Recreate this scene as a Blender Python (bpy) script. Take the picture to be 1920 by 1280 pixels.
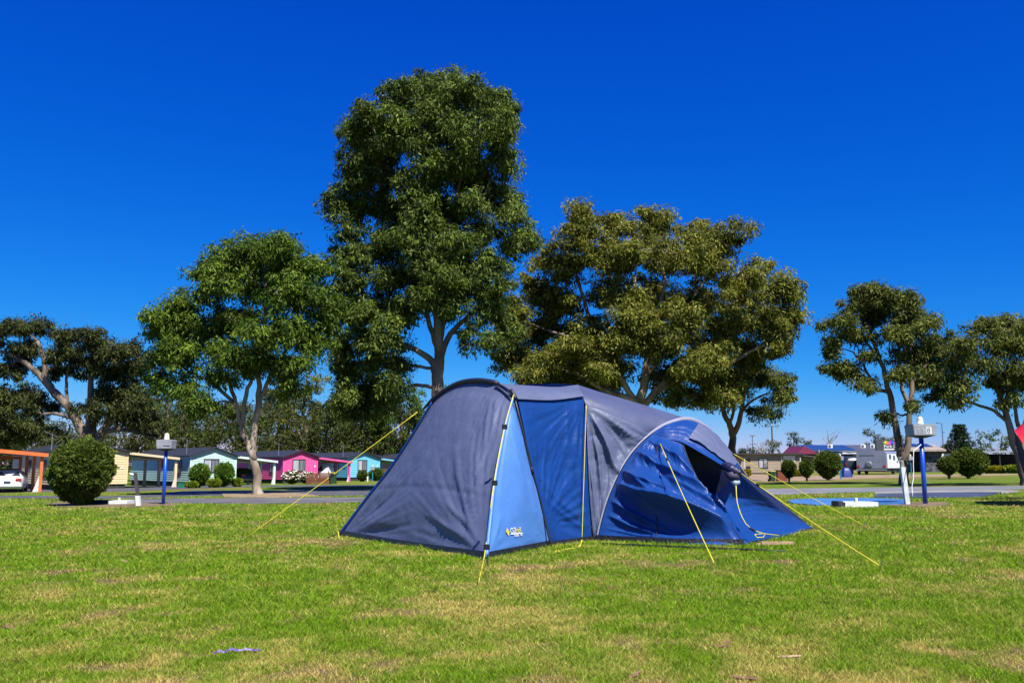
import bpy, bmesh, math, random
import numpy as np
from mathutils import Vector, Matrix, noise as mnoise

for _o in list(bpy.data.objects): bpy.data.objects.remove(_o)
SC = bpy.context.scene
COL = SC.collection
R = math.radians
rnd = random.Random(11)
rng = np.random.default_rng(7)

# ------------------------------------------------------------------ camera
F = 1650.0                                   # focal length in photo pixels (1920 wide)
PITCH = math.atan(232 / F)
CAMH = 1.2
cam = bpy.data.cameras.new('camera')
camo = bpy.data.objects.new('camera', cam); COL.objects.link(camo)
cam.sensor_width = 36.0; cam.lens = F / 1920 * 36.0
cam.clip_start = 0.1; cam.clip_end = 6000
camo.location = (0, 0, CAMH); camo.rotation_euler = (math.pi / 2 + PITCH, 0, 0)
SC.camera = camo

# ------------------------------------------------------------------ light
SUN_EL, SUN_AZ = R(56), R(152)               # azimuth clockwise from +Y
W = bpy.data.worlds.new('World'); SC.world = W; W.use_nodes = True
nt = W.node_tree; nt.nodes.clear()
sky = nt.nodes.new('ShaderNodeTexSky'); sky.sky_type = 'NISHITA'; sky.sun_disc = False
sky.sun_elevation = SUN_EL; sky.sun_rotation = SUN_AZ
sky.altitude = 0; sky.air_density = 1.0; sky.dust_density = 0.0; sky.ozone_density = 2.0
# the camera's colour response to the clear sky: one power curve for each channel, the same in every direction
sep0 = nt.nodes.new('ShaderNodeSeparateColor'); com0 = nt.nodes.new('ShaderNodeCombineColor')
nt.links.new(sky.outputs[0], sep0.inputs[0])
for ch, (k, p, g_) in enumerate(((.0577, 3.2, 4.4), (.1222, 1.32, .53), (.212, .6, .71))):
    m1 = nt.nodes.new('ShaderNodeMath'); m1.operation = 'MULTIPLY'; m1.inputs[1].default_value = k
    m2 = nt.nodes.new('ShaderNodeMath'); m2.operation = 'POWER'; m2.inputs[1].default_value = p
    m3 = nt.nodes.new('ShaderNodeMath'); m3.operation = 'MULTIPLY'; m3.inputs[1].default_value = g_ / (0.1 * 2 ** 0.95)
    nt.links.new(sep0.outputs[ch], m1.inputs[0]); nt.links.new(m1.outputs[0], m2.inputs[0]); nt.links.new(m2.outputs[0], m3.inputs[0]); nt.links.new(m3.outputs[0], com0.inputs[ch])
bg = nt.nodes.new('ShaderNodeBackground'); bg.inputs['Strength'].default_value = 0.1
wo = nt.nodes.new('ShaderNodeOutputWorld')
nt.links.new(com0.outputs[0], bg.inputs['Color']); nt.links.new(bg.outputs[0], wo.inputs['Surface'])
sl = bpy.data.lights.new('sun', 'SUN'); sl.energy = 5.0; sl.angle = R(0.53); sl.color = (1.0, 0.955, 0.88)
so = bpy.data.objects.new('sun', sl); COL.objects.link(so); so.location = (20, -40, 60)
sdir = Vector((math.sin(SUN_AZ) * math.cos(SUN_EL), math.cos(SUN_AZ) * math.cos(SUN_EL), math.sin(SUN_EL)))
so.rotation_euler = sdir.to_track_quat('Z', 'Y').to_euler()
SC.view_settings.view_transform = 'Standard'; SC.view_settings.look = 'None'
SC.view_settings.exposure = 0.95; SC.view_settings.gamma = 1.0
SC.view_settings.use_curve_mapping = False
SC.cycles.max_bounces = 6; SC.cycles.transparent_max_bounces = 6

# ------------------------------------------------------------------ measuring helpers
SX, SY = 0.013, -0.0025                      # the ground falls gently to the left and away
def ray(px, py):
    u, v = (px - 960) / F, (640 - py) / F
    return Vector((u, math.cos(PITCH) - v * math.sin(PITCH), math.sin(PITCH) + v * math.cos(PITCH)))
def P(px, py, D):
    d = ray(px, py); return Vector((0, 0, CAMH)) + d * (D / d.y)
def G(px, py):
    d = ray(px, py); s = CAMH / (SX * d.x + SY * d.y - d.z)
    return Vector((0, 0, CAMH)) + d * s
def gz(x, y):
    m = max(abs(x), abs(y)); t = min(max((m - 125) / 120, 0), 1); w = 1 - t * t * (3 - 2 * t)
    return (SX * x + SY * y) * w
def onplane(px, py, A, B):                   # ray meets the upright plane through ground points A, B
    n = Vector((B.y - A.y, -(B.x - A.x), 0)); d = ray(px, py); o = Vector((0, 0, CAMH))
    return o + d * ((A - o).dot(n) / d.dot(n))
def pxof(p):
    c, s = math.cos(PITCH), math.sin(PITCH); z = p[2] - CAMH
    depth = p[1] * c + z * s
    return 960 + F * p[0] / depth, 640 - F * (z * c - p[1] * s) / depth

# ------------------------------------------------------------------ object helpers
def tag(o, label=None, cat=None, group=None, kind=None):
    if label: o['label'] = label
    if cat: o['category'] = cat
    if group: o['group'] = group
    if kind: o['kind'] = kind
    return o
def thing(name, label, cat, loc=(0, 0, 0), rotz=0.0, group=None):
    o = bpy.data.objects.new(name, None); COL.objects.link(o)
    o.empty_display_size = 0.2
    o.location = loc; o.rotation_euler = (0, 0, rotz)
    return tag(o, label, cat, group)
def finish(name, me, mat, parent=None, smooth=False):
    o = bpy.data.objects.new(name, me); COL.objects.link(o)
    if mat is not None: me.materials.append(mat)
    if smooth: me.polygons.foreach_set('use_smooth', [True] * len(me.polygons))
    if parent is not None: o.parent = parent
    me.update(); return o
class MB:
    def __init__(s): s.v = []; s.f = []
    def add(s, vs, fs):
        n = len(s.v); s.v += [Vector(v) for v in vs]; s.f += [tuple(i + n for i in f) for f in fs]; return s
    def box(s, x0, y0, z0, x1, y1, z1, M=None):
        vs = [Vector((x, y, z)) for z in (z0, z1) for x, y in ((x0, y0), (x1, y0), (x1, y1), (x0, y1))]
        if M is not None: vs = [M @ v for v in vs]
        return s.add(vs, [(3, 2, 1, 0), (4, 5, 6, 7), (0, 1, 5, 4), (1, 2, 6, 5), (2, 3, 7, 6), (3, 0, 4, 7)])
    def prism(s, pts, y0, y1, axis='y'):      # outline in x,z pushed along y
        n = len(pts)
        a = [Vector((x, y0, z)) for x, z in pts]; b = [Vector((x, y1, z)) for x, z in pts]
        fs = [tuple(range(n)), tuple(range(2 * n - 1, n - 1, -1))]
        fs += [(i, i + n, (i + 1) % n + n, (i + 1) % n) for i in range(n)]
        return s.add(a + b, fs)
    def tube(s, pts, rad, sides=6, cap=True):
        pts = [Vector(p) for p in pts]; n = len(pts)
        rs = rad if isinstance(rad, (list, tuple)) else [rad] * n
        vs = []; ref = None
        for i, p in enumerate(pts):
            t = (pts[min(i + 1, n - 1)] - pts[max(i - 1, 0)])
            if t.length < 1e-9: t = Vector((0, 0, 1))
            t.normalize()
            if ref is None:
                ref = Vector((1, 0, 0)) if abs(t.x) < .8 else Vector((0, 1, 0))
            a = (ref - t * ref.dot(t)).normalized(); b = t.cross(a); ref = a
            for k in range(sides):
                an = 2 * math.pi * k / sides
                vs.append(p + (a * math.cos(an) + b * math.sin(an)) * rs[i])
        fs = [(i * sides + k, i * sides + (k + 1) % sides, (i + 1) * sides + (k + 1) % sides, (i + 1) * sides + k)
              for i in range(n - 1) for k in range(sides)]
        if cap:
            fs.append(tuple(range(sides - 1, -1, -1))); fs.append(tuple((n - 1) * sides + k for k in range(sides)))
        return s.add(vs, fs)
    def lathe(s, prof, c=(0, 0, 0), sides=16):
        c = Vector(c); vs = []
        for r, z in prof:
            for k in range(sides):
                a = 2 * math.pi * k / sides; vs.append(c + Vector((r * math.cos(a), r * math.sin(a), z)))
        n = len(prof)
        fs = [(i * sides + k, i * sides + (k + 1) % sides, (i + 1) * sides + (k + 1) % sides, (i + 1) * sides + k)
              for i in range(n - 1) for k in range(sides)]
        fs.append(tuple(range(sides - 1, -1, -1))); fs.append(tuple((n - 1) * sides + k for k in range(sides)))
        return s.add(vs, fs)
    def build(s, name, mat, parent=None, world=False, smooth=False, bevel=0):
        vs = s.v
        if world and parent is not None: vs = [v - parent.location for v in vs]
        me = bpy.data.meshes.new(name); me.from_pydata([tuple(v) for v in vs], [], s.f)
        if bevel:
            bm = bmesh.new(); bm.from_mesh(me)
            bmesh.ops.bevel(bm, geom=bm.edges[:], offset=bevel, segments=2, affect='EDGES', clamp_overlap=True)
            bm.to_mesh(me); bm.free()
        return finish(name, me, mat, parent, smooth)
def npmesh(name, V, Fc, mat, parent=None, tint=None, smooth=False):
    V = np.asarray(V, np.float32); Fc = np.asarray(Fc, np.int32); k = Fc.shape[1]
    me = bpy.data.meshes.new(name)
    me.vertices.add(len(V)); me.vertices.foreach_set('co', V.ravel())
    me.loops.add(Fc.size); me.loops.foreach_set('vertex_index', Fc.ravel())
    me.polygons.add(len(Fc)); me.polygons.foreach_set('loop_start', np.arange(0, Fc.size, k, dtype=np.int32))
    me.polygons.foreach_set('loop_total', np.full(len(Fc), k, np.int32))
    me.update(calc_edges=True)
    if tint is not None:
        ca = me.color_attributes.new('tint', 'FLOAT_COLOR', 'POINT')
        ca.data.foreach_set('color', np.asarray(tint, np.float32).ravel())
    return finish(name, me, mat, parent, smooth)

# ------------------------------------------------------------------ materials
MATS = {}
GAIN = 0.8
def mat(name, col, rough=0.7, var=0.12, scale=6.0, bump=0.0, bscale=30.0, metal=0.0, spec=0.5, col2=None, stretch=None, sheen=0.0):
    if name in MATS: return MATS[name]
    m = bpy.data.materials.new(name); m.use_nodes = True; t = m.node_tree; b = t.nodes['Principled BSDF']
    b.inputs['Roughness'].default_value = rough; b.inputs['Metallic'].default_value = metal
    b.inputs['Specular IOR Level'].default_value = spec
    if sheen: b.inputs['Sheen Weight'].default_value = sheen
    tc = t.nodes.new('ShaderNodeTexCoord'); mp = t.nodes.new('ShaderNodeMapping')
    if stretch: mp.inputs['Scale'].default_value = stretch
    t.links.new(tc.outputs['Object'], mp.inputs['Vector'])
    nz = t.nodes.new('ShaderNodeTexNoise'); nz.inputs['Scale'].default_value = scale; nz.inputs['Detail'].default_value = 5
    t.links.new(mp.outputs[0], nz.inputs['Vector'])
    rp = t.nodes.new('ShaderNodeValToRGB')
    c = Vector(col) * GAIN; d = Vector(col2) * GAIN if col2 else c * (1 + var)
    a = c if col2 else c * (1 - var)
    rp.color_ramp.elements[0].position = 0.36; rp.color_ramp.elements[1].position = 0.64
    rp.color_ramp.elements[0].color = (*a, 1); rp.color_ramp.elements[1].color = (*d, 1)
    t.links.new(nz.outputs['Fac'], rp.inputs['Fac']); t.links.new(rp.outputs[0], b.inputs['Base Color'])
    if bump:
        n2 = t.nodes.new('ShaderNodeTexNoise'); n2.inputs['Scale'].default_value = bscale; n2.inputs['Detail'].default_value = 4
        t.links.new(mp.outputs[0], n2.inputs['Vector'])
        bp = t.nodes.new('ShaderNodeBump'); bp.inputs['Strength'].default_value = bump; bp.inputs['Distance'].default_value = 0.03
        t.links.new(n2.outputs['Fac'], bp.inputs['Height']); t.links.new(bp.outputs[0], b.inputs['Normal'])
    MATS[name] = m; return m
def leafmat(name, dark, light, trans=0.28, rough=0.55, spec=0.13):
    m = bpy.data.materials.new(name); m.use_nodes = True; t = m.node_tree; b = t.nodes['Principled BSDF']
    at = t.nodes.new('ShaderNodeAttribute'); at.attribute_name = 'tint'
    sep = t.nodes.new('ShaderNodeSeparateColor'); t.links.new(at.outputs['Color'], sep.inputs[0])
    mx = t.nodes.new('ShaderNodeMix'); mx.data_type = 'RGBA'
    mx.inputs[6].default_value = (*[c * .62 for c in dark], 1); mx.inputs[7].default_value = (*[c * .74 for c in light], 1)
    t.links.new(sep.outputs[0], mx.inputs[0])
    b.inputs['Roughness'].default_value = rough; b.inputs['Specular IOR Level'].default_value = spec
    t.links.new(mx.outputs[2], b.inputs['Base Color'])
    tr = t.nodes.new('ShaderNodeBsdfTranslucent'); t.links.new(mx.outputs[2], tr.inputs['Color'])
    ms = t.nodes.new('ShaderNodeMixShader'); ms.inputs[0].default_value = trans
    out = t.nodes['Material Output']
    t.links.new(b.outputs[0], ms.inputs[1]); t.links.new(tr.outputs[0], ms.inputs[2]); t.links.new(ms.outputs[0], out.inputs['Surface'])
    return m

# value noise in numpy for patches on the lawn
_tab = rng.random((256, 256))
def vnoise(x, y):
    xi = np.floor(x).astype(int); yi = np.floor(y).astype(int); fx = x - xi; fy = y - yi
    fx = fx * fx * (3 - 2 * fx); fy = fy * fy * (3 - 2 * fy)
    a = _tab[xi & 255, yi & 255]; b = _tab[(xi + 1) & 255, yi & 255]; c = _tab[xi & 255, (yi + 1) & 255]; d = _tab[(xi + 1) & 255, (yi + 1) & 255]
    return (a * (1 - fx) + b * fx) * (1 - fy) + (c * (1 - fx) + d * fx) * fy
def fbm(x, y, o=4):
    s = 0; a = .5; n = 0
    for i in range(o):
        s = s + a * vnoise(x * 2 ** i + 17 * i, y * 2 ** i + 31 * i); n += a; a *= .5
    return s / n

# ------------------------------------------------------------------ ground
def dryness(x, y):        # 0 lush green, 1 straw
    a = fbm(x * .55 + 5, y * .4 + 9); b = fbm(x * 2.6 + 40, y * 2.2, 5)
    near = np.clip((9.5 - y) / 6, 0, 1)
    return np.clip((a * .45 + b * .55 - .5 + .03 * near) * 3.6 + .19 - .10 * np.clip((y - 9) / 8, 0, 1), 0, 1)
def bareness(x, y):       # 1 bare soil
    a = fbm(x * .9 + 80, y * .9 + 3); near = np.clip((8.6 - y) / 4.5, 0, 1)
    b = fbm(x * 4 + 8, y * 4 + 60)
    return np.clip((a * .5 + b * .5 - .585 + .11 * near) * 9, 0, 1)
xs = np.concatenate([[-3000, -1200, -500, -250, -125, -80, -50, -30], np.arange(-20, 20.01, .16), [30, 50, 80, 125, 250, 500, 1200, 3000]])
ys = np.concatenate([[-600, -125, -40, -10, 0, 2.5], np.arange(4, 34, .16), np.arange(34, 60, 1.0), [60, 70, 80, 90, 100, 110, 125, 145, 165, 185, 205, 245, 350, 600, 1200, 3000]])
GX, GY = np.meshgrid(xs, ys)
m_ = np.maximum(abs(GX), abs(GY)); t_ = np.clip((m_ - 125) / 120, 0, 1); GZ = (SX * GX + SY * GY) * (1 - t_ * t_ * (3 - 2 * t_))
V = np.stack([GX.ravel(), GY.ravel(), GZ.ravel()], 1)
nx, ny = len(xs), len(ys)
I, J = np.meshgrid(np.arange(nx - 1), np.arange(ny - 1)); a0 = (J * nx + I).ravel()
Fq = np.stack([a0, a0 + 1, a0 + nx + 1, a0 + nx], 1)
dr, ba = dryness(V[:, 0], V[:, 1]), bareness(V[:, 0], V[:, 1])
tint = np.stack([dr, ba, np.zeros_like(dr), np.ones_like(dr)], 1)
gm = bpy.data.materials.new('lawn_ground'); gm.use_nodes = True; t = gm.node_tree; b = t.nodes['Principled BSDF']
b.inputs['Roughness'].default_value = .95; b.inputs['Specular IOR Level'].default_value = .1
at = t.nodes.new('ShaderNodeAttribute'); at.attribute_name = 'tint'
sep = t.nodes.new('ShaderNodeSeparateColor'); t.links.new(at.outputs['Color'], sep.inputs[0])
tc = t.nodes.new('ShaderNodeTexCoord')
def gnoise(scale, detail=4):
    n = t.nodes.new('ShaderNodeTexNoise'); n.inputs['Scale'].default_value = scale; n.inputs['Detail'].default_value = detail
    t.links.new(tc.outputs['Object'], n.inputs['Vector']); return n
def gmix(fac, A, B):
    m = t.nodes.new('ShaderNodeMix'); m.data_type = 'RGBA'
    for k, s_ in ((6, A), (7, B)):
        if isinstance(s_, tuple): m.inputs[k].default_value = (*s_, 1)
        else: t.links.new(s_, m.inputs[k])
    t.links.new(fac, m.inputs[0]); return m.outputs[2]
n1 = gnoise(18); n2 = gnoise(.9); n3 = gnoise(60, 3)
grn = gmix(n1.outputs['Fac'], (.03, .09, .003), (.15, .23, .01))
dry = gmix(n3.outputs['Fac'], (.16, .115, .028), (.32, .25, .08))
mth = t.nodes.new('ShaderNodeMath'); mth.operation = 'MULTIPLY_ADD'; mth.inputs[1].default_value = .75; t.links.new(sep.outputs[0], mth.inputs[0])
mr = t.nodes.new('ShaderNodeMapRange'); mr.inputs[1].default_value = .4; mr.inputs[2].default_value = .7; mr.inputs[3].default_value = -.15; mr.inputs[4].default_value = .3
t.links.new(n2.outputs['Fac'], mr.inputs[0]); t.links.new(mr.outputs[0], mth.inputs[2]); mth.use_clamp = True
soil = gmix(n1.outputs['Fac'], (.10, .062, .030), (.22, .15, .075))
c1 = gmix(mth.outputs[0], grn, dry); c2 = gmix(sep.outputs[1], c1, soil)
t.links.new(c2, b.inputs['Base Color'])
bp = t.nodes.new('ShaderNodeBump'); bp.inputs['Strength'].default_value = .9; bp.inputs['Distance'].default_value = .05
t.links.new(n3.outputs['Fac'], bp.inputs['Height']); t.links.new(bp.outputs[0], b.inputs['Normal'])
tag(npmesh('ground', V, Fq, gm, tint=tint), 'mown lawn ground with dry straw patches and bare soil', kind='structure')

asph = mat('asphalt', (.075, .075, .085), .9, .3, 1.2, .4, 60)
conc = mat('concrete', (.24, .23, .22), .9, .2, 1.5, .3, 40)
bluec = mat('blue_slab', (.055, .17, .42), .45, .25, .8, .2, 30)
wetc = mat('dark_slab', (.055, .07, .12), .5, .25, .7, .2, 30)
dirt = mat('dirt', (.17, .115, .065), .95, .3, 3, .5, 40)
ROADS = []
def sheet(name, px, m, h, label):
    ps = [G(*p) for p in px]
    ROADS.append([(p.x, p.y) for p in ps])
    mb = MB(); n = len(ps)
    mb.add([p + Vector((0, 0, h)) for p in ps] + [p - Vector((0, 0, .05)) for p in ps],
           [tuple(range(n))] + [(i, i + n, (i + 1) % n + n, (i + 1) % n) for i in range(n)])
    return tag(mb.build(name, m), label, kind='structure')
sheet('road', [(-400, 913.5), (0, 912), (200, 911), (420, 910), (790, 908), (790, 911.5), (640, 911.5), (440, 913), (345, 916), (240, 921), (0, 922), (-400, 924)], asph, .006, 'asphalt road in front of the coloured cabins')
sheet('service_road', [(-400, 929.5), (0, 929), (200, 930), (290, 927), (345, 919.5), (480, 919), (800, 916.5), (1000, 916), (1000, 928), (800, 928), (620, 929), (480, 928.5), (370, 929.5), (200, 934.5), (0, 933.5), (-400, 933.5)], asph, .010, 'shaded asphalt service road behind the lawn')
sheet('path', [(238, 936), (330, 934.5), (480, 933.5), (700, 932), (1000, 931), (1000, 940), (700, 941), (560, 943.5), (400, 944), (238, 942)], mat('path_concrete', (.115, .11, .115), .85, .35, .6, .3, 40), .014, 'worn dark concrete path along the edge of the lawn')
sheet('side_road', [(1300, 919.5), (1450, 916), (1660, 913.5), (1920, 910.5), (2400, 906.5), (2400, 911), (1920, 916.3), (1700, 920.5), (1500, 925.5), (1300, 932)], mat('road_grey', (.16, .165, .19), .9, .15, .5, .3, 40), .006, 'pale grey asphalt side road on the right')
sheet('blue_slab', [(1476, 940), (1490, 937), (1530, 935.3), (1640, 934.8), (1690, 936.5), (1706, 941), (1690, 945.5), (1600, 947.3), (1530, 947.6), (1488, 944.5)], bluec, .03, 'blue concrete pad beside the leaning tap post')
sheet('site_slab', [(1640, 926.5), (1760, 924), (1868, 923.5), (1872, 925.5), (1842, 931), (1750, 933), (1640, 932.5)], wetc, .03, 'dark concrete site slab behind the blue power post')
sheet('slab_edge', [(1640, 923), (1760, 920.5), (1890, 919.8), (1912, 921), (1878, 926.5), (1876, 923), (1760, 923.7), (1640, 926)], conc, .034, 'pale concrete apron along the dark site slab')
sheet('bare_soil', [(1655, 945), (1700, 941), (1775, 941.5), (1790, 946), (1745, 951), (1680, 949)], dirt, .008, 'bare soil around the power post')
sheet('bare_soil', [(80, 943), (150, 940), (240, 940), (300, 943), (350, 947), (230, 951), (110, 950)], dirt, .008, 'bare soil under the round bush')
sheet('bare_soil', [(415, 925), (480, 921), (560, 924), (600, 930), (500, 933), (420, 932)], mat('litter_soil', (.26, .19, .10), .95, .3, 3, .5, 30), .022, 'dry leaf litter and soil round the forked gum')
sheet('garden_bed', [(1150, 889), (1380, 887.5), (1500, 892), (1640, 890), (1920, 887.5), (1920, 889.5), (1640, 896), (1560, 900), (1440, 903), (1370, 899), (1150, 899)], mat('dry_bed', (.27, .19, .11), .95, .3, 1, .4, 20), .008, 'dry brown garden bed before the tan buildings')

def inpoly(x, y, poly):
    n = len(poly); inside = np.zeros(len(x), bool); j = n - 1
    for i in range(n):
        xi, yi = poly[i]; xj, yj = poly[j]
        c = ((yi > y) != (yj > y)) & (x < (xj - xi) * (y - yi) / (yj - yi + 1e-12) + xi)
        inside ^= c; j = i
    return inside

# grass: one mass of blades in small tufts, thickest near the camera
def grass():
    nt_, k = 125000, 6
    px = rng.uniform(-260, 2180, nt_); py = 924 + (1360 - 924) * rng.random(nt_) ** .85
    u = (px - 960) / F; v = (640 - py) / F
    dy = math.cos(PITCH) - v * math.sin(PITCH); dz = math.sin(PITCH) + v * math.cos(PITCH)
    s = CAMH / (SX * u + SY * dy - dz)
    x, y = u * s, dy * s
    x += rng.normal(0, .05, nt_); y += rng.normal(0, .05, nt_)
    bare_t = bareness(x, y); keep = rng.random(nt_) > bare_t * .72
    for r_ in ROADS: keep &= ~inpoly(x, y, r_)
    x, y = x[keep], y[keep]; nt_ = len(x)
    tl = np.repeat(rng.uniform(0, 2 * np.pi, nt_), k); tsz = np.repeat(rng.uniform(.55, 1.5, nt_), k); tcol = np.repeat(rng.normal(-.03, .32, nt_), k); thue = np.repeat(rng.random(nt_), k)
    spread = np.repeat(.012 + .004 * y, k)
    x = np.repeat(x, k) + rng.normal(0, 1, nt_ * k) * spread; y = np.repeat(y, k) + rng.normal(0, 1, nt_ * k) * spread
    n = nt_ * k; z = SX * x + SY * y
    dr = np.clip(dryness(x, y) + tcol + .55 * bareness(x, y) + rng.normal(0, .13, n), 0, 1)
    dd = np.maximum(y / 9.0, .62)
    h = tsz * rng.uniform(.016, .040, n) * np.minimum(dd ** .5, 1.9) * (1 - .35 * dr)
    tuft = fbm(x * 2.2 + 3, y * 2.2 + 70); h *= .6 + .9 * tuft
    w = rng.uniform(.0032, .0066, n) * np.minimum(dd, 4.5)
    an = rng.uniform(0, 2 * np.pi, n); ln = rng.uniform(.4, 1.9, n) * h
    la = tl + rng.normal(0, .9, n)
    bx, by = np.cos(an) * w, np.sin(an) * w
    p = np.stack([x, y, z], 1)
    A = p + np.stack([bx, by, np.full(n, -.004)], 1); B = p - np.stack([bx, by, np.full(n, .004)], 1)
    Cc = p + np.stack([np.cos(la) * ln, np.sin(la) * ln, h], 1)
    V = np.stack([A, B, Cc], 1).reshape(-1, 3)
    Fc = np.arange(3 * n).reshape(-1, 3)
    hue = np.clip(.55 * thue + .45 * rng.random(n), 0, 1)
    tn = np.repeat(np.stack([dr, hue, np.zeros(n), np.ones(n)], 1), 3, 0)
    m = bpy.data.materials.new('grass_blade'); m.use_nodes = True; t = m.node_tree; b = t.nodes['Principled BSDF']
    at = t.nodes.new('ShaderNodeAttribute'); at.attribute_name = 'tint'
    sp = t.nodes.new('ShaderNodeSeparateColor'); t.links.new(at.outputs['Color'], sp.inputs[0])
    def mx(fac, A, B):
        q = t.nodes.new('ShaderNodeMix'); q.data_type = 'RGBA'
        for k, s_ in ((6, A), (7, B)):
            if isinstance(s_, tuple): q.inputs[k].default_value = (*s_, 1)
            else: t.links.new(s_, q.inputs[k])
        t.links.new(fac, q.inputs[0]); return q.outputs[2]
    g = mx(sp.outputs[1], (.016, .105, .002), (.245, .385, .012)); d = mx(sp.outputs[1], (.26, .18, .03), (.74, .60, .20))
    c = mx(sp.outputs[0], g, d); t.links.new(c, b.inputs['Base Color'])
    b.inputs['Roughness'].default_value = .7; b.inputs['Specular IOR Level'].default_value = .06
    tr = t.nodes.new('ShaderNodeBsdfTranslucent'); t.links.new(c, tr.inputs['Color'])
    ms = t.nodes.new('ShaderNodeMixShader'); ms.inputs[0].default_value = .35
    t.links.new(b.outputs[0], ms.inputs[1]); t.links.new(tr.outputs[0], ms.inputs[2]); t.links.new(ms.outputs[0], t.nodes['Material Output'].inputs['Surface'])
    o = npmesh('grass', V, Fc, m, tint=tn)
    tag(o, 'short green and straw coloured lawn grass', 'grass', kind='stuff')
grass()

# ------------------------------------------------------------------ trees
bark_pale = mat('bark_pale', (.13, .085, .055), .9, scale=1.6, bump=.6, bscale=14, col2=(.40, .33, .25), stretch=(1, 1, .35))
bark_dark = mat('bark_dark', (.06, .042, .032), .95, scale=1.4, bump=.7, bscale=12, col2=(.24, .185, .14), stretch=(1, 1, .35))
bark_red = mat('bark_red', (.11, .055, .035), .9, scale=1.5, bump=.6, bscale=12, col2=(.33, .20, .13), stretch=(1, 1, .35))
bark_mid = mat('bark_mid', (.085, .058, .04), .9, scale=1.6, bump=.6, bscale=14, col2=(.27, .215, .16), stretch=(1, 1, .35))
LM = {
 'green': leafmat('leaf_green', (.022, .065, .008), (.20, .30, .03)),
 'dark':  leafmat('leaf_dark', (.016, .040, .010), (.215, .295, .045)),
 'olive': leafmat('leaf_olive', (.03, .05, .007), (.34, .345, .05)),
 'deep': leafmat('leaf_deep', (.02, .042, .008), (.24, .27, .045)),
 'brown': leafmat('leaf_brown', (.020, .030, .010), (.135, .155, .038)),
 'bright': leafmat('leaf_bright', (.04, .11, .010), (.19, .32, .03)),
 'clip': leafmat('leaf_clipped', (.03, .07, .008), (.18, .24, .035)),
 'lime': leafmat('leaf_lime', (.12, .19, .010), (.34, .42, .03)),
 'yellow': leafmat('leaf_yellow', (.22, .21, .01), (.50, .45, .02)),
 'far': leafmat('leaf_far', (.045, .065, .04), (.15, .18, .09)),
 'conifer': leafmat('leaf_conifer', (.012, .03, .014), (.05, .085, .03)),
}
def leaves_np(C, rad, per, L, rg, droop=.9, flat=.65, wr=.28):
    """leaf-shaped quads spread over clumps: C (n,3) centres, rad (n,)"""
    n = len(C); N = n * per
    c = np.repeat(C, per, 0); r = np.repeat(rad, per)
    d = rg.normal(size=(N, 3)); d /= np.linalg.norm(d, axis=1)[:, None]
    rr = r * (0.35 + .65 * rg.random(N) ** .5)
    pos = c + d * rr[:, None] * np.array([1, 1, flat]); pos[:, 2] -= r * .55 * rg.random(N) ** 2 * (droop > 0)
    nn = d * .85 + rg.normal(0, .5, (N, 3)); nn[:, 2] += .35; nn /= np.linalg.norm(nn, axis=1)[:, None]
    ax = d * .3 + rg.normal(0, .55, (N, 3)); ax[:, 2] -= droop
    ax -= nn * (ax * nn).sum(1)[:, None]; ax /= np.linalg.norm(ax, axis=1)[:, None] + 1e-9
    sd = np.cross(nn, ax)
    ln = L * rg.uniform(.6, 1.35, N); w = ln * wr * rg.uniform(.7, 1.25, N)
    A = pos; T = pos + ax * ln[:, None]; Mid = pos + ax * (ln * .45)[:, None]
    V = np.stack([A, Mid + sd * (w / 2)[:, None], T, Mid - sd * (w / 2)[:, None]], 1).reshape(-1, 3)
    Fc = np.arange(4 * N).reshape(-1, 4)
    tn = np.clip(np.repeat(rg.normal(.5, .2, n), per) + rg.normal(0, .22, N), 0, 1)
    tint = np.repeat(np.stack([tn, tn, tn, np.ones(N)], 1), 4, 0)
    return V, Fc, tint
NL = [0]
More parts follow.
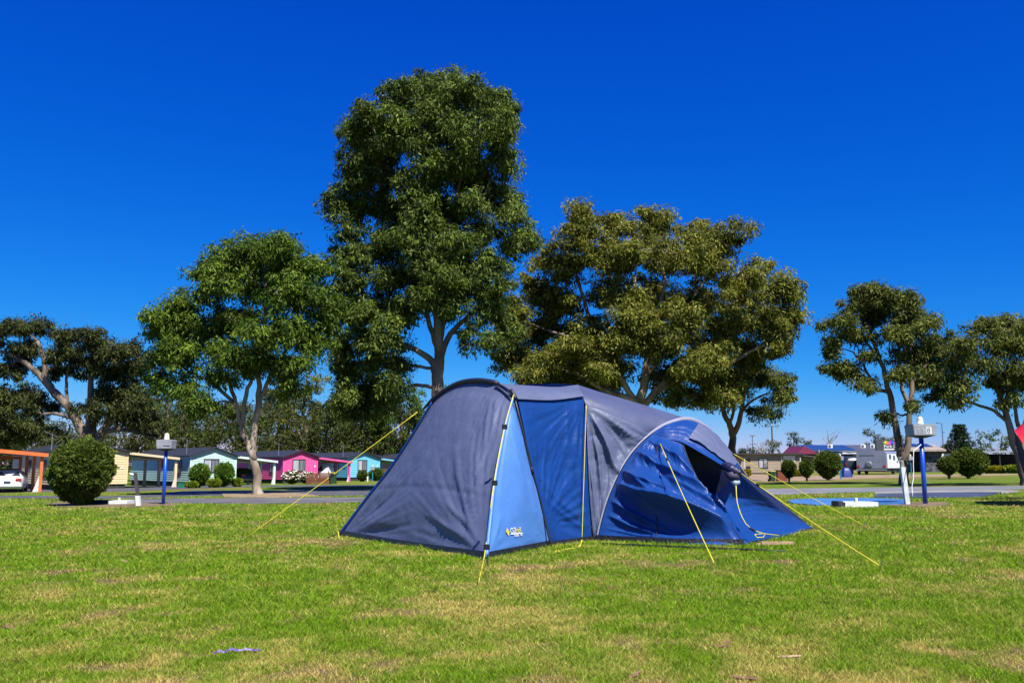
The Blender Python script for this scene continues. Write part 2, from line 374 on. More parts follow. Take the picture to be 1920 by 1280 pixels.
def gum(name, label, D, stems, lobes, leaf='green', bark=bark_pale, L=.34, dens=2.6, per=52, seed=1, depth=.30, cr=(.5, .95), group=None, droop=.9, twigs=.6, fill=1, lk=1.95):
    rg = np.random.default_rng(seed); rd = random.Random(seed)
    mpp = D / F
    b = stems[0][0][0]
    base = P(b[0], b[1], D); base.z = gz(base.x, base.y)
    root = thing(name, label, 'tree', base, 0, group)
    tr = MB(); br = MB(); nodes = []
    for si, (pts, r0, r1) in enumerate(stems):
        q = [P(p[0], p[1], D + (p[2] if len(p) > 2 else 0)) for p in pts]
        if si == 0: q[0] = base - Vector((0, 0, .25))
        # smooth subdivision with a little wander
        qq = []
        for i in range(len(q) - 1):
            a, c = q[i], q[i + 1]; p0 = q[max(i - 1, 0)]; p3 = q[min(i + 2, len(q) - 1)]
            for k in range(4):
                s = k / 4
                v = .5 * ((2 * a) + (c - p0) * s + (2 * p0 - 5 * a + 4 * c - p3) * s * s + (3 * a - p0 - 3 * c + p3) * s ** 3)
                if k: v += Vector((rd.gauss(0, 1), rd.gauss(0, 1), rd.gauss(0, .5))) * mpp * 1.2
                qq.append(v)
        qq.append(q[-1]); n = len(qq)
        rs = [(r0 + (r1 - r0) * (i / (n - 1)) ** .8) * mpp for i in range(n)]
        if si == 0: rs[0] *= 1.55; rs[1] *= 1.18
        (tr if si == 0 else br).tube(qq, rs, 10 if r0 > 6 else 7)
        nodes += list(zip(qq, rs))
    C = []; CR = []
    lo = []
    xs_ = [l[0] for l in lobes]; cx = (min(xs_) + max(xs_)) / 2; hw = (max(xs_) - min(xs_)) / 2 + 1
    for l in lobes:
        off = l[4] if len(l) > 4 else rd.uniform(-1, 1) * depth * hw * mpp * math.sqrt(max(0.15, 1 - ((l[0] - cx) / hw) ** 2)) * 1.6
        c = P(l[0], l[1], D + off); lo.append((c, l[2] * mpp, l[3] * mpp))
    if fill:
        for l in lobes * fill:
            off = rd.uniform(-1, 1) * depth * hw * mpp * math.sqrt(max(0.1, 1 - ((l[0] - cx) / hw) ** 2)) * 1.9
            lo.append((P(l[0] + rd.uniform(-.75, .75) * l[2], l[1] + rd.uniform(-.55, .65) * l[3], D + off), l[2] * .85 * mpp, l[3] * .85 * mpp))
    lo.sort(key=lambda q: min((q[0] - n_[0]).length for n_ in nodes))
    for c, rx, rz in lo:
        best = None; bd = 1e9
        for p, r in nodes:
            d = (p - c).length + (1.2 * max(0, p.z - c.z + .1)) 
            if d < bd: bd = d; best = (p, r)
        p, r = best; d = (c - p).length
        r0 = min(r * .65, .018 + .013 * d + 1.2 * mpp); 
        mid = p.lerp(c, .5) + Vector((rd.gauss(0, .06), rd.gauss(0, .06), rd.uniform(-.02, .14))) * d
        qq = []
        for k in range(7):
            s = k / 6; v = p * (1 - s) ** 2 + mid * 2 * s * (1 - s) + c * s * s
            if 0 < k < 6: v += Vector((rd.gauss(0, 1), rd.gauss(0, 1), rd.gauss(0, 1))) * .025 * d
            qq.append(v)
        rs = [r0 * (1 - .72 * k / 6) for k in range(7)]
        br.tube(qq, rs, 6); nodes += list(zip(qq[2:], rs[2:]))
        ry = (rx + rz) / 2
        nc = max(3, int(2.3 * dens * (rx * rz + rx * ry + ry * rz) / 3 * 2.2))
        d_ = rg.normal(size=(nc, 3)); d_ /= np.linalg.norm(d_, axis=1)[:, None]
        rr = rg.uniform(.12, 1.14, nc) ** .75
        pc = np.array(c) + d_ * rr[:, None] * np.array([rx, ry, rz])
        C.append(pc); CR.append(cr[0] * .55 + (cr[1] * .95 - cr[0] * .55) * rg.random(nc) ** 1.6)
        for k in range(nc):
            if rd.random() < twigs:
                e = Vector(pc[k]); st = qq[rd.choice((4, 5, 6))]
                m2 = st.lerp(e, .5) + Vector((rd.gauss(0, .1), rd.gauss(0, .1), .12)) * (e - st).length
                br.tube([st, m2, e], [max(.016, r0 * .3), .014 + .2 * mpp, .006 + .15 * mpp], 4, cap=False)
    C = np.concatenate(C); CR = np.concatenate(CR)
    V, Fc, tint = leaves_np(C, CR, int(per * 1.05 * lk), L * .78, rg, droop, wr=.29)
    NL[0] += len(Fc)
    V = V - np.array(base)
    tr.build('trunk', bark, root, world=True, smooth=True)
    br.build('branches', bark, root, world=True, smooth=True)['kind'] = 'stuff'
    npmesh('crown', V, Fc, LM[leaf], root, tint)['kind'] = 'stuff'
    return root

gum('gum_tree', 'tallest dark green gum tree standing right behind the tent', 50,
    [([(822, 916), (822, 800), (821, 720), (824, 660), (818, 580), (806, 470), (796, 360), (792, 240)], 16, 3),
     ([(818, 700), (805, 672), (770, 652), (735, 640), (700, 612)], 8, 3),
     ([(818, 690), (800, 690), (745, 680), (700, 676)], 4, 2),
     ([(815, 726), (785, 722), (765, 724)], 4, 3),
     ([(826, 670), (845, 625), (880, 590), (915, 560)], 7, 3),
     ([(820, 650), (803, 600), (800, 560), (770, 490), (730, 420)], 6, 2),
     ([(812, 520), (840, 440), (860, 350), (880, 250)], 5, 2),
     ([(806, 470), (760, 400), (720, 300), (700, 240)], 4, 1.5),
     ([(826, 640), (836, 560), (838, 480), (900, 380), (930, 300)], 4.5, 1.5)],
    [(805, 158, 55, 30), (760, 180, 45, 32), (870, 170, 52, 36), (905, 190, 40, 34), (690, 212, 44, 34), (665, 245, 28, 26), (940, 240, 34, 42), (950, 210, 22, 20), (760, 230, 62, 42), (860, 250, 62, 42), (690, 280, 45, 40),
     (940, 285, 32, 32), (655, 320, 32, 36), (720, 320, 50, 42), (800, 310, 48, 40), (880, 330, 42, 36), (645, 375, 28, 40), (700, 390, 45, 40), (765, 400, 40, 34),
     (850, 395, 34, 26), (930, 360, 38, 34), (955, 400, 30, 36), (905, 430, 34, 28), (660, 450, 36, 46), (720, 460, 46, 36), (790, 470, 34, 24), (960, 455, 34, 34), (990, 440, 20, 24),
     (660, 520, 38, 36), (720, 520, 45, 34), (770, 520, 40, 30), (850, 490, 52, 28), (910, 490, 45, 30), (885, 530, 50, 30), (935, 535, 32, 30), (820, 545, 36, 24), (700, 570, 45, 30), (650, 575, 34, 32),
     (755, 575, 36, 24), (690, 620, 42, 26), (905, 580, 28, 22), (880, 620, 16, 24), (920, 645, 20, 22), (650, 690, 30, 34), (640, 650, 26, 28), (690, 670, 30, 30), (850, 585, 22, 22), (740, 600, 30, 26), (650, 735, 28, 34), (700, 735, 34, 40), (735, 725, 26, 26), (670, 770, 24, 22), (865, 385, 36, 30), (820, 425, 34, 30), (880, 300, 36, 30), (775, 355, 36, 30), (800, 480, 40, 26, -2.6), (835, 520, 40, 26, -2.8), (785, 555, 36, 24, -2.6), (845, 565, 30, 20, -2.2), (770, 440, 40, 28, -2.6), (855, 450, 40, 28, -2.6), (800, 400, 40, 30, -2.4), (812, 205, 44, 30, -1.5), (840, 225, 40, 28, -1.8), (790, 255, 44, 30, -2), (735, 265, 36, 28, -1.5), (850, 290, 40, 28, -2), (720, 640, 34, 22), (945, 600, 24, 24), (740, 680, 26, 24)],
    'dark', bark_mid, L=.34, dens=3.6, per=58, seed=3, depth=.34)

gum('gum_tree', 'forked pale-trunked gum tree between the mint and pink cabins', 46,
    [([(487, 924), (480, 880), (474, 852), (478, 800), (484, 740), (490, 670), (497, 590), (500, 520)], 9, 3),
     ([(477, 862), (456, 815), (450, 790), (440, 745), (415, 690), (375, 640)], 6.5, 2.5),
     ([(452, 795), (462, 740), (470, 690), (440, 600)], 5, 2.5),
     ([(482, 770), (500, 720), (540, 650), (570, 580)], 5, 2.5),
     ([(440, 755), (400, 720), (370, 705), (345, 690)], 4, 2)],
    [(470, 468, 58, 30), (525, 470, 52, 30), (420, 485, 40, 30), (565, 490, 40, 36), (395, 525, 50, 36), (470, 530, 60, 40), (540, 540, 50, 36), (605, 500, 26, 28),
     (600, 560, 34, 40), (345, 570, 42, 30), (310, 600, 30, 40), (370, 610, 52, 38), (440, 600, 55, 40), (510, 610, 55, 38), (565, 620, 42, 34), (310, 660, 26, 36), (345, 660, 40, 34),
     (420, 665, 46, 32), (490, 670, 44, 30), (550, 680, 34, 28), (325, 715, 36, 28), (365, 745, 34, 26), (420, 705, 30, 18), (540, 715, 30, 22), (600, 610, 26, 30)],
    'green', bark_pale, L=.32, dens=3.8, per=58, seed=5, depth=.32)

gum('gum_tree', 'broad olive gum tree with many pale limbs behind the tent', 58,
    [([(1205, 905), (1203, 800), (1202, 755), (1208, 715), (1215, 660), (1200, 590), (1190, 520)], 14, 3),
     ([(1200, 765), (1172, 722), (1135, 670), (1110, 640), (1080, 636), (1030, 620)], 7, 2.5),
     ([(1202, 770), (1240, 722), (1285, 690), (1335, 655), (1400, 610)], 7, 2.5),
     ([(1204, 745), (1215, 700), (1260, 640), (1300, 560), (1340, 500)], 5, 1.8),
     ([(1160, 705), (1120, 640), (1095, 560), (1070, 490)], 6, 2.5),
     ([(1230, 735), (1300, 700), (1370, 680), (1440, 640)], 6, 2.5),
     ([(1190, 750), (1130, 730), (1080, 700), (1010, 690)], 6, 2.5),
     ([(1210, 640), (1240, 560), (1250, 470)], 5, 2.5)],
    [(1092, 412, 30, 26), (1080, 440, 34, 28), (1150, 425, 44, 26), (1245, 408, 40, 24), (1225, 430, 40, 26), (1310, 430, 46, 28), (1355, 450, 34, 28), (1040, 480, 46, 30), (1110, 480, 52, 36), (1180, 480, 52, 36),
     (1260, 480, 55, 36), (1330, 490, 48, 34), (1420, 510, 40, 28), (1400, 550, 52, 36), (1470, 540, 36, 34), (1485, 580, 28, 34), (1000, 530, 36, 34), (1060, 550, 52, 36), (1140, 550, 52, 36), (1220, 550, 55, 36),
     (1300, 560, 52, 36), (1440, 600, 45, 36), (1370, 600, 50, 36), (970, 590, 34, 36), (1030, 610, 52, 34), (1110, 620, 52, 34), (1190, 620, 46, 30), (1270, 620, 52, 32), (1340, 640, 50, 32), (945, 620, 22, 30),
     (975, 655, 36, 36), (1040, 670, 48, 32), (1110, 680, 44, 26), (1290, 680, 40, 24), (1400, 655, 46, 32), (1460, 640, 30, 28), (985, 700, 30, 20), (1050, 710, 46, 18), (1340, 690, 44, 28), (1150, 705, 34, 16), (1260, 715, 30, 14), (1150, 640, 44, 26, -3.2), (1235, 645, 44, 26, -3.2), (1180, 590, 44, 28, -3.4), (1270, 590, 44, 28, -3.4), (1090, 640, 40, 24, -3), (1320, 680, 36, 22, -2.5), (1130, 685, 30, 14, -2), (1000, 690, 34, 22, -1.5), (1090, 705, 40, 18, 2), (1370, 720, 40, 20, 2), (1000, 722, 34, 16, 2.5), (1060, 725, 36, 16, 3), (1130, 720, 36, 18, 3.2), (1160, 680, 34, 22, 3.5), (1245, 700, 36, 24, 3.5), (1290, 735, 36, 18, 3), (1340, 745, 36, 16, 2.5), (1250, 745, 28, 14, 3.4)],
    'olive', bark_pale, L=.36, dens=3.2, per=58, seed=8, depth=.30)

gum('gum_tree', 'slender gum with a reddish forked trunk right of the tent', 64,
    [([(1373, 897), (1373, 850), (1372, 812), (1362, 785), (1350, 755), (1340, 720)], 9, 3),
     ([(1374, 815), (1388, 780), (1392, 740), (1400, 700)], 6, 2.5), ([(1366, 795), (1376, 765), (1368, 730)], 3.5, 2),
     ([(1390, 772), (1412, 750), (1440, 738)], 3, 1.6)],
    [(1345, 705, 30, 24), (1385, 705, 34, 24), (1425, 705, 34, 20), (1462, 715, 26, 20), (1450, 745, 26, 16), (1425, 765, 26, 14), (1330, 735, 22, 22), (1370, 735, 26, 16), (1320, 690, 26, 20), (1475, 730, 16, 12)],
    'deep', bark_red, L=.34, dens=3.2, per=50, seed=12, depth=.3)

gum('gum_tree', 'twin-stemmed gum tree behind the numbered power post', 50,
    [([(1694, 908), (1694, 865), (1682, 815), (1672, 755), (1662, 715), (1645, 660), (1628, 610)], 9, 3),
     ([(1694, 868), (1704, 815), (1706, 765), (1712, 700), (1705, 640)], 7, 3),
     ([(1668, 735), (1640, 728), (1630, 705), (1600, 660)], 4, 2), ([(1706, 770), (1690, 715), (1685, 640)], 5, 2),
     ([(1664, 720), (1640, 660), (1600, 620)], 3.5, 2), ([(1710, 720), (1740, 680)], 3, 2)],
    [(1625, 540, 36, 15), (1665, 550, 40, 20), (1695, 570, 36, 24), (1600, 565, 30, 22), (1575, 605, 30, 20), (1640, 585, 42, 26), (1710, 600, 36, 24), (1745, 600, 16, 16), (1560, 640, 20, 22), (1600, 625, 30, 18),
     (1675, 625, 40, 24), (1735, 640, 26, 26), (1565, 690, 22, 22), (1590, 690, 28, 22), (1700, 665, 36, 24), (1745, 680, 26, 24), (1620, 722, 22, 14), (1690, 700, 30, 20), (1730, 715, 24, 16), (1712, 755, 18, 10), (1660, 775, 10, 9), (1625, 660, 20, 12), (1760, 650, 16, 20)],
    'deep', bark_dark, L=.3, dens=4.2, per=58, seed=15, depth=.3, cr=(.45, .8))
gum('gum_tree', 'wide-crowned gum tree at the right edge beside the red awning', 44,
    [([(1925, 915), (1915, 870), (1898, 820), (1885, 770), (1870, 720), (1850, 680)], 10, 3),
     ([(1905, 835), (1925, 790), (1930, 720), (1935, 650)], 7, 3), ([(1892, 795), (1865, 770), (1830, 758), (1800, 740)], 4, 2),
     ([(1910, 800), (1900, 740), (1895, 680)], 4, 2), ([(1935, 760), (1990, 700), (2030, 670)], 5, 2)],
    [(1850, 605, 44, 14), (1900, 605, 40, 16), (1950, 610, 44, 18), (1815, 635, 36, 18), (1870, 640, 44, 22), (1925, 645, 40, 24), (1985, 645, 40, 24), (1790, 665, 28, 18), (1835, 680, 36, 20), (1900, 690, 36, 22), (1770, 700, 28, 18), (1815, 720, 30, 18),
     (1765, 740, 30, 16), (1870, 715, 30, 18), (1950, 700, 44, 26), (1800, 755, 20, 10), (2030, 690, 44, 30), (1890, 745, 22, 14)],
    'deep', bark_dark, L=.28, dens=4.6, per=58, seed=18, depth=.3, cr=(.45, .8))
gum('gum_tree', 'old spreading gum with heavy dark limbs behind the cream cabin', 90,
    [([(168, 898), (168, 850), (160, 820), (140, 780), (112, 745), (88, 715), (82, 670), (70, 640)], 15, 3),
     ([(170, 850), (170, 800), (168, 760), (175, 700)], 14, 4), ([(172, 850), (192, 810), (215, 770), (240, 730)], 11, 3),
     ([(160, 838), (185, 812), (240, 806), (275, 815), (300, 828)], 6, 2.5), ([(112, 748), (60, 690), (20, 665), (-20, 655)], 7, 3), ([(140, 785), (105, 775), (80, 778)], 4, 2), ([(125, 760), (125, 720), (130, 680)], 4, 2)],
    [(75, 610, 36, 14), (30, 615, 44, 16), (-20, 625, 40, 20), (110, 628, 32, 16), (150, 622, 34, 14), (185, 640, 30, 16), (60, 650, 40, 18), (130, 655, 40, 18), (200, 665, 40, 20), (245, 650, 26, 16), (262, 680, 24, 24), (170, 685, 40, 20), (225, 700, 40, 24),
     (110, 690, 30, 14), (15, 690, 36, 18), (40, 740, 46, 28), (0, 760, 40, 30), (80, 755, 26, 24), (200, 740, 36, 24), (250, 735, 34, 24), (180, 770, 30, 20), (235, 775, 36, 20), (275, 775, 26, 30), (50, 800, 40, 24), (100, 810, 28, 20), (10, 810, 36, 26)],
    'brown', bark_dark, L=.5, dens=1.5, per=58, seed=21, depth=.26, cr=(.7, 1.2))
# the tall trees in the belt behind the cabins, one by one
belt = [(25, 770, 60, 'dark', 108, 'dark gum at the left edge of the belt behind the orange carport'),
        (255, 742, 50, 'brown', 112, 'shaggy brown-green gum behind the gap between the cream and mint cabins'),
        (318, 722, 52, 'dark', 106, 'dark gum rising behind the left end of the mint cabin roof'),
        (385, 735, 50, 'olive', 116, 'olive gum behind the mint cabin gable'),
        (452, 745, 48, 'dark', 104, 'dark gum behind the forked trunk above the mint carport'),
        (520, 722, 44, 'brown', 114, 'brownish gum behind the pink cabin roof'),
        (575, 706, 46, 'olive', 108, 'tall olive gum with bare pale trunk behind the pink gable'),
        (630, 740, 44, 'dark', 104, 'dark gum behind the pink carport'),
        (672, 725, 40, 'dark', 104, 'dark bushy tree behind the blue cabin roof'),
        (702, 702, 34, 'green', 102, 'mid green gum behind the blue cabin gable'),
        (748, 712, 40, 'green', 102, 'green gum nearest the left slope of the tent'),
        (785, 762, 36, 'dark', 106, 'dark low tree half hidden by the tent roof edge'),
        (848, 722, 34, 'green', 112, 'small green tree top peeping over the tent arch'),
        (1010, 735, 60, 'dark', 104, 'dark tree behind the ridge of the tent')]
for i, (x, top, hw, lf, D, lab) in enumerate(belt):
    D += 18
    rd = random.Random(100 + i); gy = pxof((0, D, 0))[1]
    bx = x + rd.uniform(-6, 6); base_y = pxof(Vector((0, D, gz((x - 960) / F * D, D))))[1]
    H = base_y - top
    st = [([(bx, base_y), (bx + rd.uniform(-4, 4), base_y - H * .3), (x + rd.uniform(-8, 8), base_y - H * .6), (x, top + H * .15)], rd.uniform(5, 7), 2)]
    st.append(([(bx, base_y - H * .35), (x + hw * .4, base_y - H * .55), (x + hw * .6, base_y - H * .75)], 3.2, 1.5))
    st.append(([(bx, base_y - H * .28), (x - hw * .4, base_y - H * .5), (x - hw * .55, base_y - H * .72)], 3.2, 1.5))
    lob = []
    for k in range(24):
        s = k / 23; yy = top + 10 + s * (H * .74); ww = hw * (.45 + .75 * math.sin(math.pi * min(1, s * .75 + .15)))
        lob.append((x + rd.uniform(-ww, ww), yy + rd.uniform(-6, 6), rd.uniform(15, 25), rd.uniform(11, 17)))
    gum('gum_tree', lab, D, st, lob, lf, bark_pale if i % 2 else bark_dark, L=.5, dens=1.5, per=46, seed=50 + i, depth=.5, cr=(.6, 1.1), group='trees in the belt behind the cabins', twigs=.35, fill=0, lk=1.0)
# low scrub filling the foot of the belt
def scrub(name, label, pts, leaf, L, per, seed):
    rg = np.random.default_rng(seed); C = []; CR = []
    for x0, x1, y0, y1, D0, D1, n in pts:
        for k in range(n):
            D = rg.uniform(D0, D1); p = P(rg.uniform(x0, x1), rg.uniform(y0, y1), D); C.append(p); CR.append(rg.uniform(.7, 1.5))
    V, Fc, tn = leaves_np(np.array(C), np.array(CR), per, L, rg)
    tag(npmesh(name, V, Fc, LM[leaf], None, tn), label, 'scrub', kind='stuff')
scrub('understorey', 'dense mixed understorey scrub behind the row of cabins', [(-60, 800, 815, 862, 116, 134, 560), (240, 790, 755, 820, 116, 134, 420), (-40, 120, 780, 830, 116, 134, 80)], 'brown', .5, 46, 77)
# far trees on the right skyline
far = [(1392, 838, 852, 9, 'conifer', 170, 'small dark conifer beside the slender reddish gum'), (1490, 806, 850, 16, 'far', 170, 'thin open-crowned far gum between pole and maroon gable'),
       (1513, 822, 850, 13, 'far', 180, 'low far gum just left of the maroon gable'), (1447, 822, 850, 11, 'far', 190, 'sparse far gum at the foot of the big power pole'), (1412, 838, 852, 12, 'far', 200, 'low bushy far tree below the small power pole'),
       (1640, 803, 845, 36, 'far', 180, 'grey-green far gum above the sign parapet'), (1685, 812, 845, 22, 'far', 175, 'far gum between the twin stems'), (1775, 826, 850, 12, 'far', 180, 'low far tree at the foot of the street light'),
       (1840, 806, 850, 24, 'dark', 160, 'dark far gum right of the pine'), (1880, 805, 850, 26, 'dark', 150, 'dark dense far gum above the dark shelter'), (1930, 815, 850, 26, 'dark', 155, 'dark far gum at the right edge')]
for i, (x, top, bot, hw, lf, D, lab) in enumerate(far):
    rd = random.Random(300 + i); by = pxof((0, D, gz((x - 960) / F * D, D)))[1]
    H = bot - top
    lob = [(x + rd.uniform(-hw, hw) * (.35 + .65 * math.sin(math.pi * (k + 1) / 9)), top + 4 + H * .8 * k / 8, rd.uniform(7, 12) * (hw / 18) ** .5, rd.uniform(4, 7)) for k in range(9)]
    gum('far_tree', lab, D, [([(x, by), (x + rd.uniform(-2, 2), bot - H * .4), (x, top + 8)], 2.0, .7)], lob, lf, bark_dark, L=.7, dens=.9, per=34, seed=200 + i, depth=.5, cr=(.5, 1.0), group='trees on the far right skyline', twigs=.4, fill=0, lk=.6)
def pine(px, top, D):
    base = P(px, 870, D); base.z = gz(base.x, base.y); zt = P(px, top, D).z
    root = thing('norfolk_pine', 'dark tiered pine rising left of the far dark gums', 'tree', base)
    H = zt - base.z
    tr = MB().tube([(0, 0, -.2), (0, 0, H * .5), (0, 0, H)], [.25, .15, .03], 7); tr.build('trunk', bark_dark, root)
    rg = np.random.default_rng(5); C = []; CR = []
    for k in range(9):
        z = H * (.25 + .72 * k / 8); rr = 2.4 * (1 - k / 9.5) + .3
        for a in np.linspace(0, 2 * np.pi, 8)[:-1] + k:
            for s in (.35, .7, 1): C.append((math.cos(a) * rr * s, math.sin(a) * rr * s, z + .12 * s)); CR.append(.42)
    V, Fc, tn = leaves_np(np.array(C), np.array(CR), 26, .5, rg, -.1, .4)
    npmesh('crown', V, Fc, LM['conifer'], root, tn)
pine(1803, 798, 150)
def bare_tree(px, top, D, label, seed):
    rd = random.Random(seed); base = P(px, 872, D); base.z = gz(base.x, base.y)
    root = thing('bare_tree', label, 'tree', base); H = P(px, top, D).z - base.z
    t0 = MB(); b0 = MB()
    t0.tube([(0, 0, -.2), (.1, 0, H * .4), (0, .1, H * .7)], [.16, .11, .06], 6)
    for k in range(11):
        z = H * rd.uniform(.4, .75); a = rd.uniform(0, 6.28); l = H * rd.uniform(.15, .4)
        e = Vector((math.cos(a) * l * .8, math.sin(a) * l * .8, z + l * .8)); m = Vector((math.cos(a) * l * .5, math.sin(a) * l * .5, z + l * .35))
        b0.tube([(0, 0, z), m, e], [.06, .045, .02], 4)
        for q in range(2):
            e2 = m + Vector((rd.gauss(0, .5), rd.gauss(0, .5), .7)) * l * .5; b0.tube([m, e2], [.03, .015], 4)
    t0.build('trunk', bark_pale, root); b0.build('branches', bark_pale, root)
bare_tree(1556, 806, 165, 'bare leafless tree behind the solar panel roof', 3)
bare_tree(1428, 822, 180, 'thin bare tree between the two power poles', 5)
# a gum outside the right of the frame that throws the shade on the lawn there
gum('gum_tree', 'gum tree beyond the right edge shading the lawn', 25,
    [([(2170, 960), (2165, 850), (2160, 700), (2150, 560)], 10, 4)],
    [(2100, 560, 60, 36), (2170, 540, 70, 40), (2240, 570, 60, 40), (2130, 500, 60, 36), (2210, 490, 60, 36), (2280, 530, 50, 36)], 'olive', bark_dark, L=.3, dens=4, per=46, seed=31, depth=.3, cr=(.4, .7), fill=0, lk=.6)

# ------------------------------------------------------------------ shrubs
core_mat = mat('twig_core', (.035, .03, .018), .95, .3, 8)
def shrub(name, label, px, py, w, h, leaf='clip', L=.09, stem=0.0, group=None, n=None, seed=1, flat=False, flowers=None, D=None, droop=.1, lump=.2, taper=.35):
    g = G(px, py) if D is None else P(px, 872, D)
    g.z = gz(g.x, g.y)
    mpp = g.y / F; h = h if D is None else h - (py - pxof(g)[1]); rx = w * mpp / 2; hz = h * mpp; sh = stem * mpp
    root = thing(name, label, 'shrub', g, 0, group)
    rg = np.random.default_rng(seed); rd = random.Random(seed)
    rz = (hz - sh) / 2; cz = sh + rz
    # twigs and stem
    mb = MB()
    for k in range(7):
        a = k * .9; mb.tube([(math.cos(a) * .05 * rx, math.sin(a) * .05 * rx, -.08), (math.cos(a) * .2 * rx, math.sin(a) * .2 * rx, cz * .7), (math.cos(a) * .6 * rx, math.sin(a) * .6 * rx, cz + rz * .3)], [.045 * rx + .01, .03 * rx + .008, .008], 5)
    mb.build('stem', bark_dark, root)
    n = n or int(900 + 5200 * min(1.5, rx))
    d = rg.normal(size=(n, 3)); d /= np.linalg.norm(d, axis=1)[:, None]
    pw = .75 if flat else 1.0
    d2 = np.sign(d) * np.abs(d) ** pw
    lumpn = np.array([mnoise.noise(Vector((q[0] * 2.3 + seed, q[1] * 2.3, q[2] * 2.3))) + .6 * mnoise.noise(Vector((q[0] * 6 + seed, q[1] * 6, q[2] * 6))) for q in d])
    rr = (1 + lump * lumpn) * (1 - .35 * rg.random(n) ** 3 + .07 * rg.random(n) ** 6)
    pos = d2 * rr[:, None] * np.array([rx, rx, rz]) + np.array([0, 0, cz])
    fz = np.clip((cz + .15 * rz - pos[:, 2]) / (1.15 * rz), 0, 1); pos[:, :2] *= (1 - taper * fz ** 1.3)[:, None]
    low = pos[:, 2] < .02; pos[low, 2] = .02 + rg.random(low.sum()) * .05
    ax = d * .9 + rg.normal(0, .5, (n, 3)); ax[:, 2] += .25 - droop; ax /= np.linalg.norm(ax, axis=1)[:, None]
    sd = np.cross(ax, rg.normal(size=(n, 3))); sd /= np.linalg.norm(sd, axis=1)[:, None]
    ln = L * rg.uniform(.6, 1.5, n); wd = ln * .45
    A = pos - ax * (ln * .4)[:, None]; T = pos + ax * (ln * .6)[:, None]
    V = np.stack([A, pos + sd * (wd / 2)[:, None], T, pos - sd * (wd / 2)[:, None]], 1).reshape(-1, 3)
    tn = np.clip(.5 + .9 * lumpn * .4 + rg.normal(0, .25, n), 0, 1)
    npmesh('foliage', V, np.arange(4 * n).reshape(-1, 4), LM[leaf], root, np.repeat(np.stack([tn, tn, tn, np.ones(n)], 1), 4, 0))
    # dense twiggy inside so that no light passes
    cm = MB(); prof = [(max(.02, math.cos(a)) * rx * .70 * (1 - taper * max(0, -math.sin(a)) ** 1.3), cz + math.sin(a) * rz * .74) for a in np.linspace(-1.5, 1.5, 9)]
    cm.lathe(prof, sides=12); cm.build('inner_twigs', core_mat, root, smooth=True)
    if flowers is not None:
        fm = MB(); k = 0
        while k < 120:
            i = rg.integers(n)
            if d[i, 1] > .35 or d[i, 2] < -.35: continue
            p = Vector(pos[i]) + Vector(d[i]) * .04; r = rg.uniform(.05, .10); k += 1
            fm.add([p + Vector((r, 0, 0)), p + Vector((0, -r, 0)), p + Vector((-r, 0, 0)), p + Vector((0, r, 0)), p + Vector((0, 0, r)), p - Vector((0, 0, r))],
                   [(0, 4, 1), (1, 4, 2), (2, 4, 3), (3, 4, 0), (1, 5, 0), (2, 5, 1), (3, 5, 2), (0, 5, 3)])
        fm.build('blossoms', flowers, root)
    return root
shrub('round_bush', 'large clipped round bush on the left lawn before the cream cabin', 147, 947, 114, 116, 'clip', .12, 2, n=22000, seed=2, lump=.22, taper=.45)
shrub('shrub', 'feathery upright shrub left of the mint cabin window', 375, 911, 36, 40, 'bright', .16, 2, n=4500, seed=3, D=67.5)
shrub('shrub', 'feathery upright shrub right of the mint cabin window', 421, 911, 35, 42, 'bright', .16, 2, n=4500, seed=4, D=68.5)
shrub('hedge_bush', 'low flat yellow-green bush at the left foot of the mint cabin', 361, 912, 22, 9, 'lime', .12, 0, n=2200, seed=5, flat=True, D=66.5)
shrub('hedge_bush', 'low lime bush between the two mint cabin shrubs', 403, 912, 24, 14, 'lime', .12, 0, n=2600, seed=6, flat=True, D=67.5)
shrub('hedge_bush', 'small lime ball bush at the right corner of the mint cabin', 446, 912, 18, 15, 'lime', .12, 0, n=2200, seed=7, flat=True, D=69.5)
rose = mat('rose_petals', (.80, .55, .58), .6, .2, 9, col2=(.85, .80, .74))
shrub('rose_bush', 'rose bush full of pale pink blossom below the pink cabin window', 548, 911, 34, 28, 'dark', .15, 2, n=3600, seed=8, flowers=rose, lump=.2, D=78)
shrub('rose_bush', 'pale pink rose bush left of the timber screens', 577, 910.5, 34, 25, 'dark', .15, 2, n=3600, seed=9, flowers=rose, lump=.2, D=78.5)
shrub('shrub', 'wispy shrub below the blue cabin window', 680, 910, 20, 27, 'clip', .16, 1, n=3000, seed=10, D=91)
shrub('shrub', 'wispy shrub at the right corner of the blue cabin behind the small post', 706, 909.5, 26, 31, 'clip', .16, 1, n=3200, seed=11, D=93)
shrub('round_bush', 'big clipped ball bush before the main tan building', 1553, 900, 49, 52, 'clip', .16, 4, n=7000, seed=12, lump=.13)
shrub('topiary_bush', 'small clipped bush on a stem next to the brick pillar', 1480, 904, 25, 41, 'clip', .14, 9, n=3600, seed=13)
shrub('topiary_bush', 'small clipped bush on a stem left of the big ball bush', 1513, 902, 24, 38, 'clip', .14, 8, n=3600, seed=14)
shrub('round_bush', 'large dark clipped ball bush right of the power post', 1816, 897, 56, 56, 'clip', .16, 5, n=7500, seed=15, lump=.13)
shrub('round_bush', 'smaller clipped bush on a short stem left of the dark ball bush', 1780, 897.5, 38, 40, 'clip', .15, 9, n=4500, seed=16, lump=.16)
shrub('round_bush', 'clipped bush behind the right side of the dark ball bush', 1837, 891, 34, 44, 'clip', .18, 4, n=4500, seed=17, lump=.13)
shrub('hedge_bush', 'low yellow hedge mound before the dark shelter', 1866, 887, 44, 13, 'yellow', .2, 0, n=4200, seed=18, flat=True)
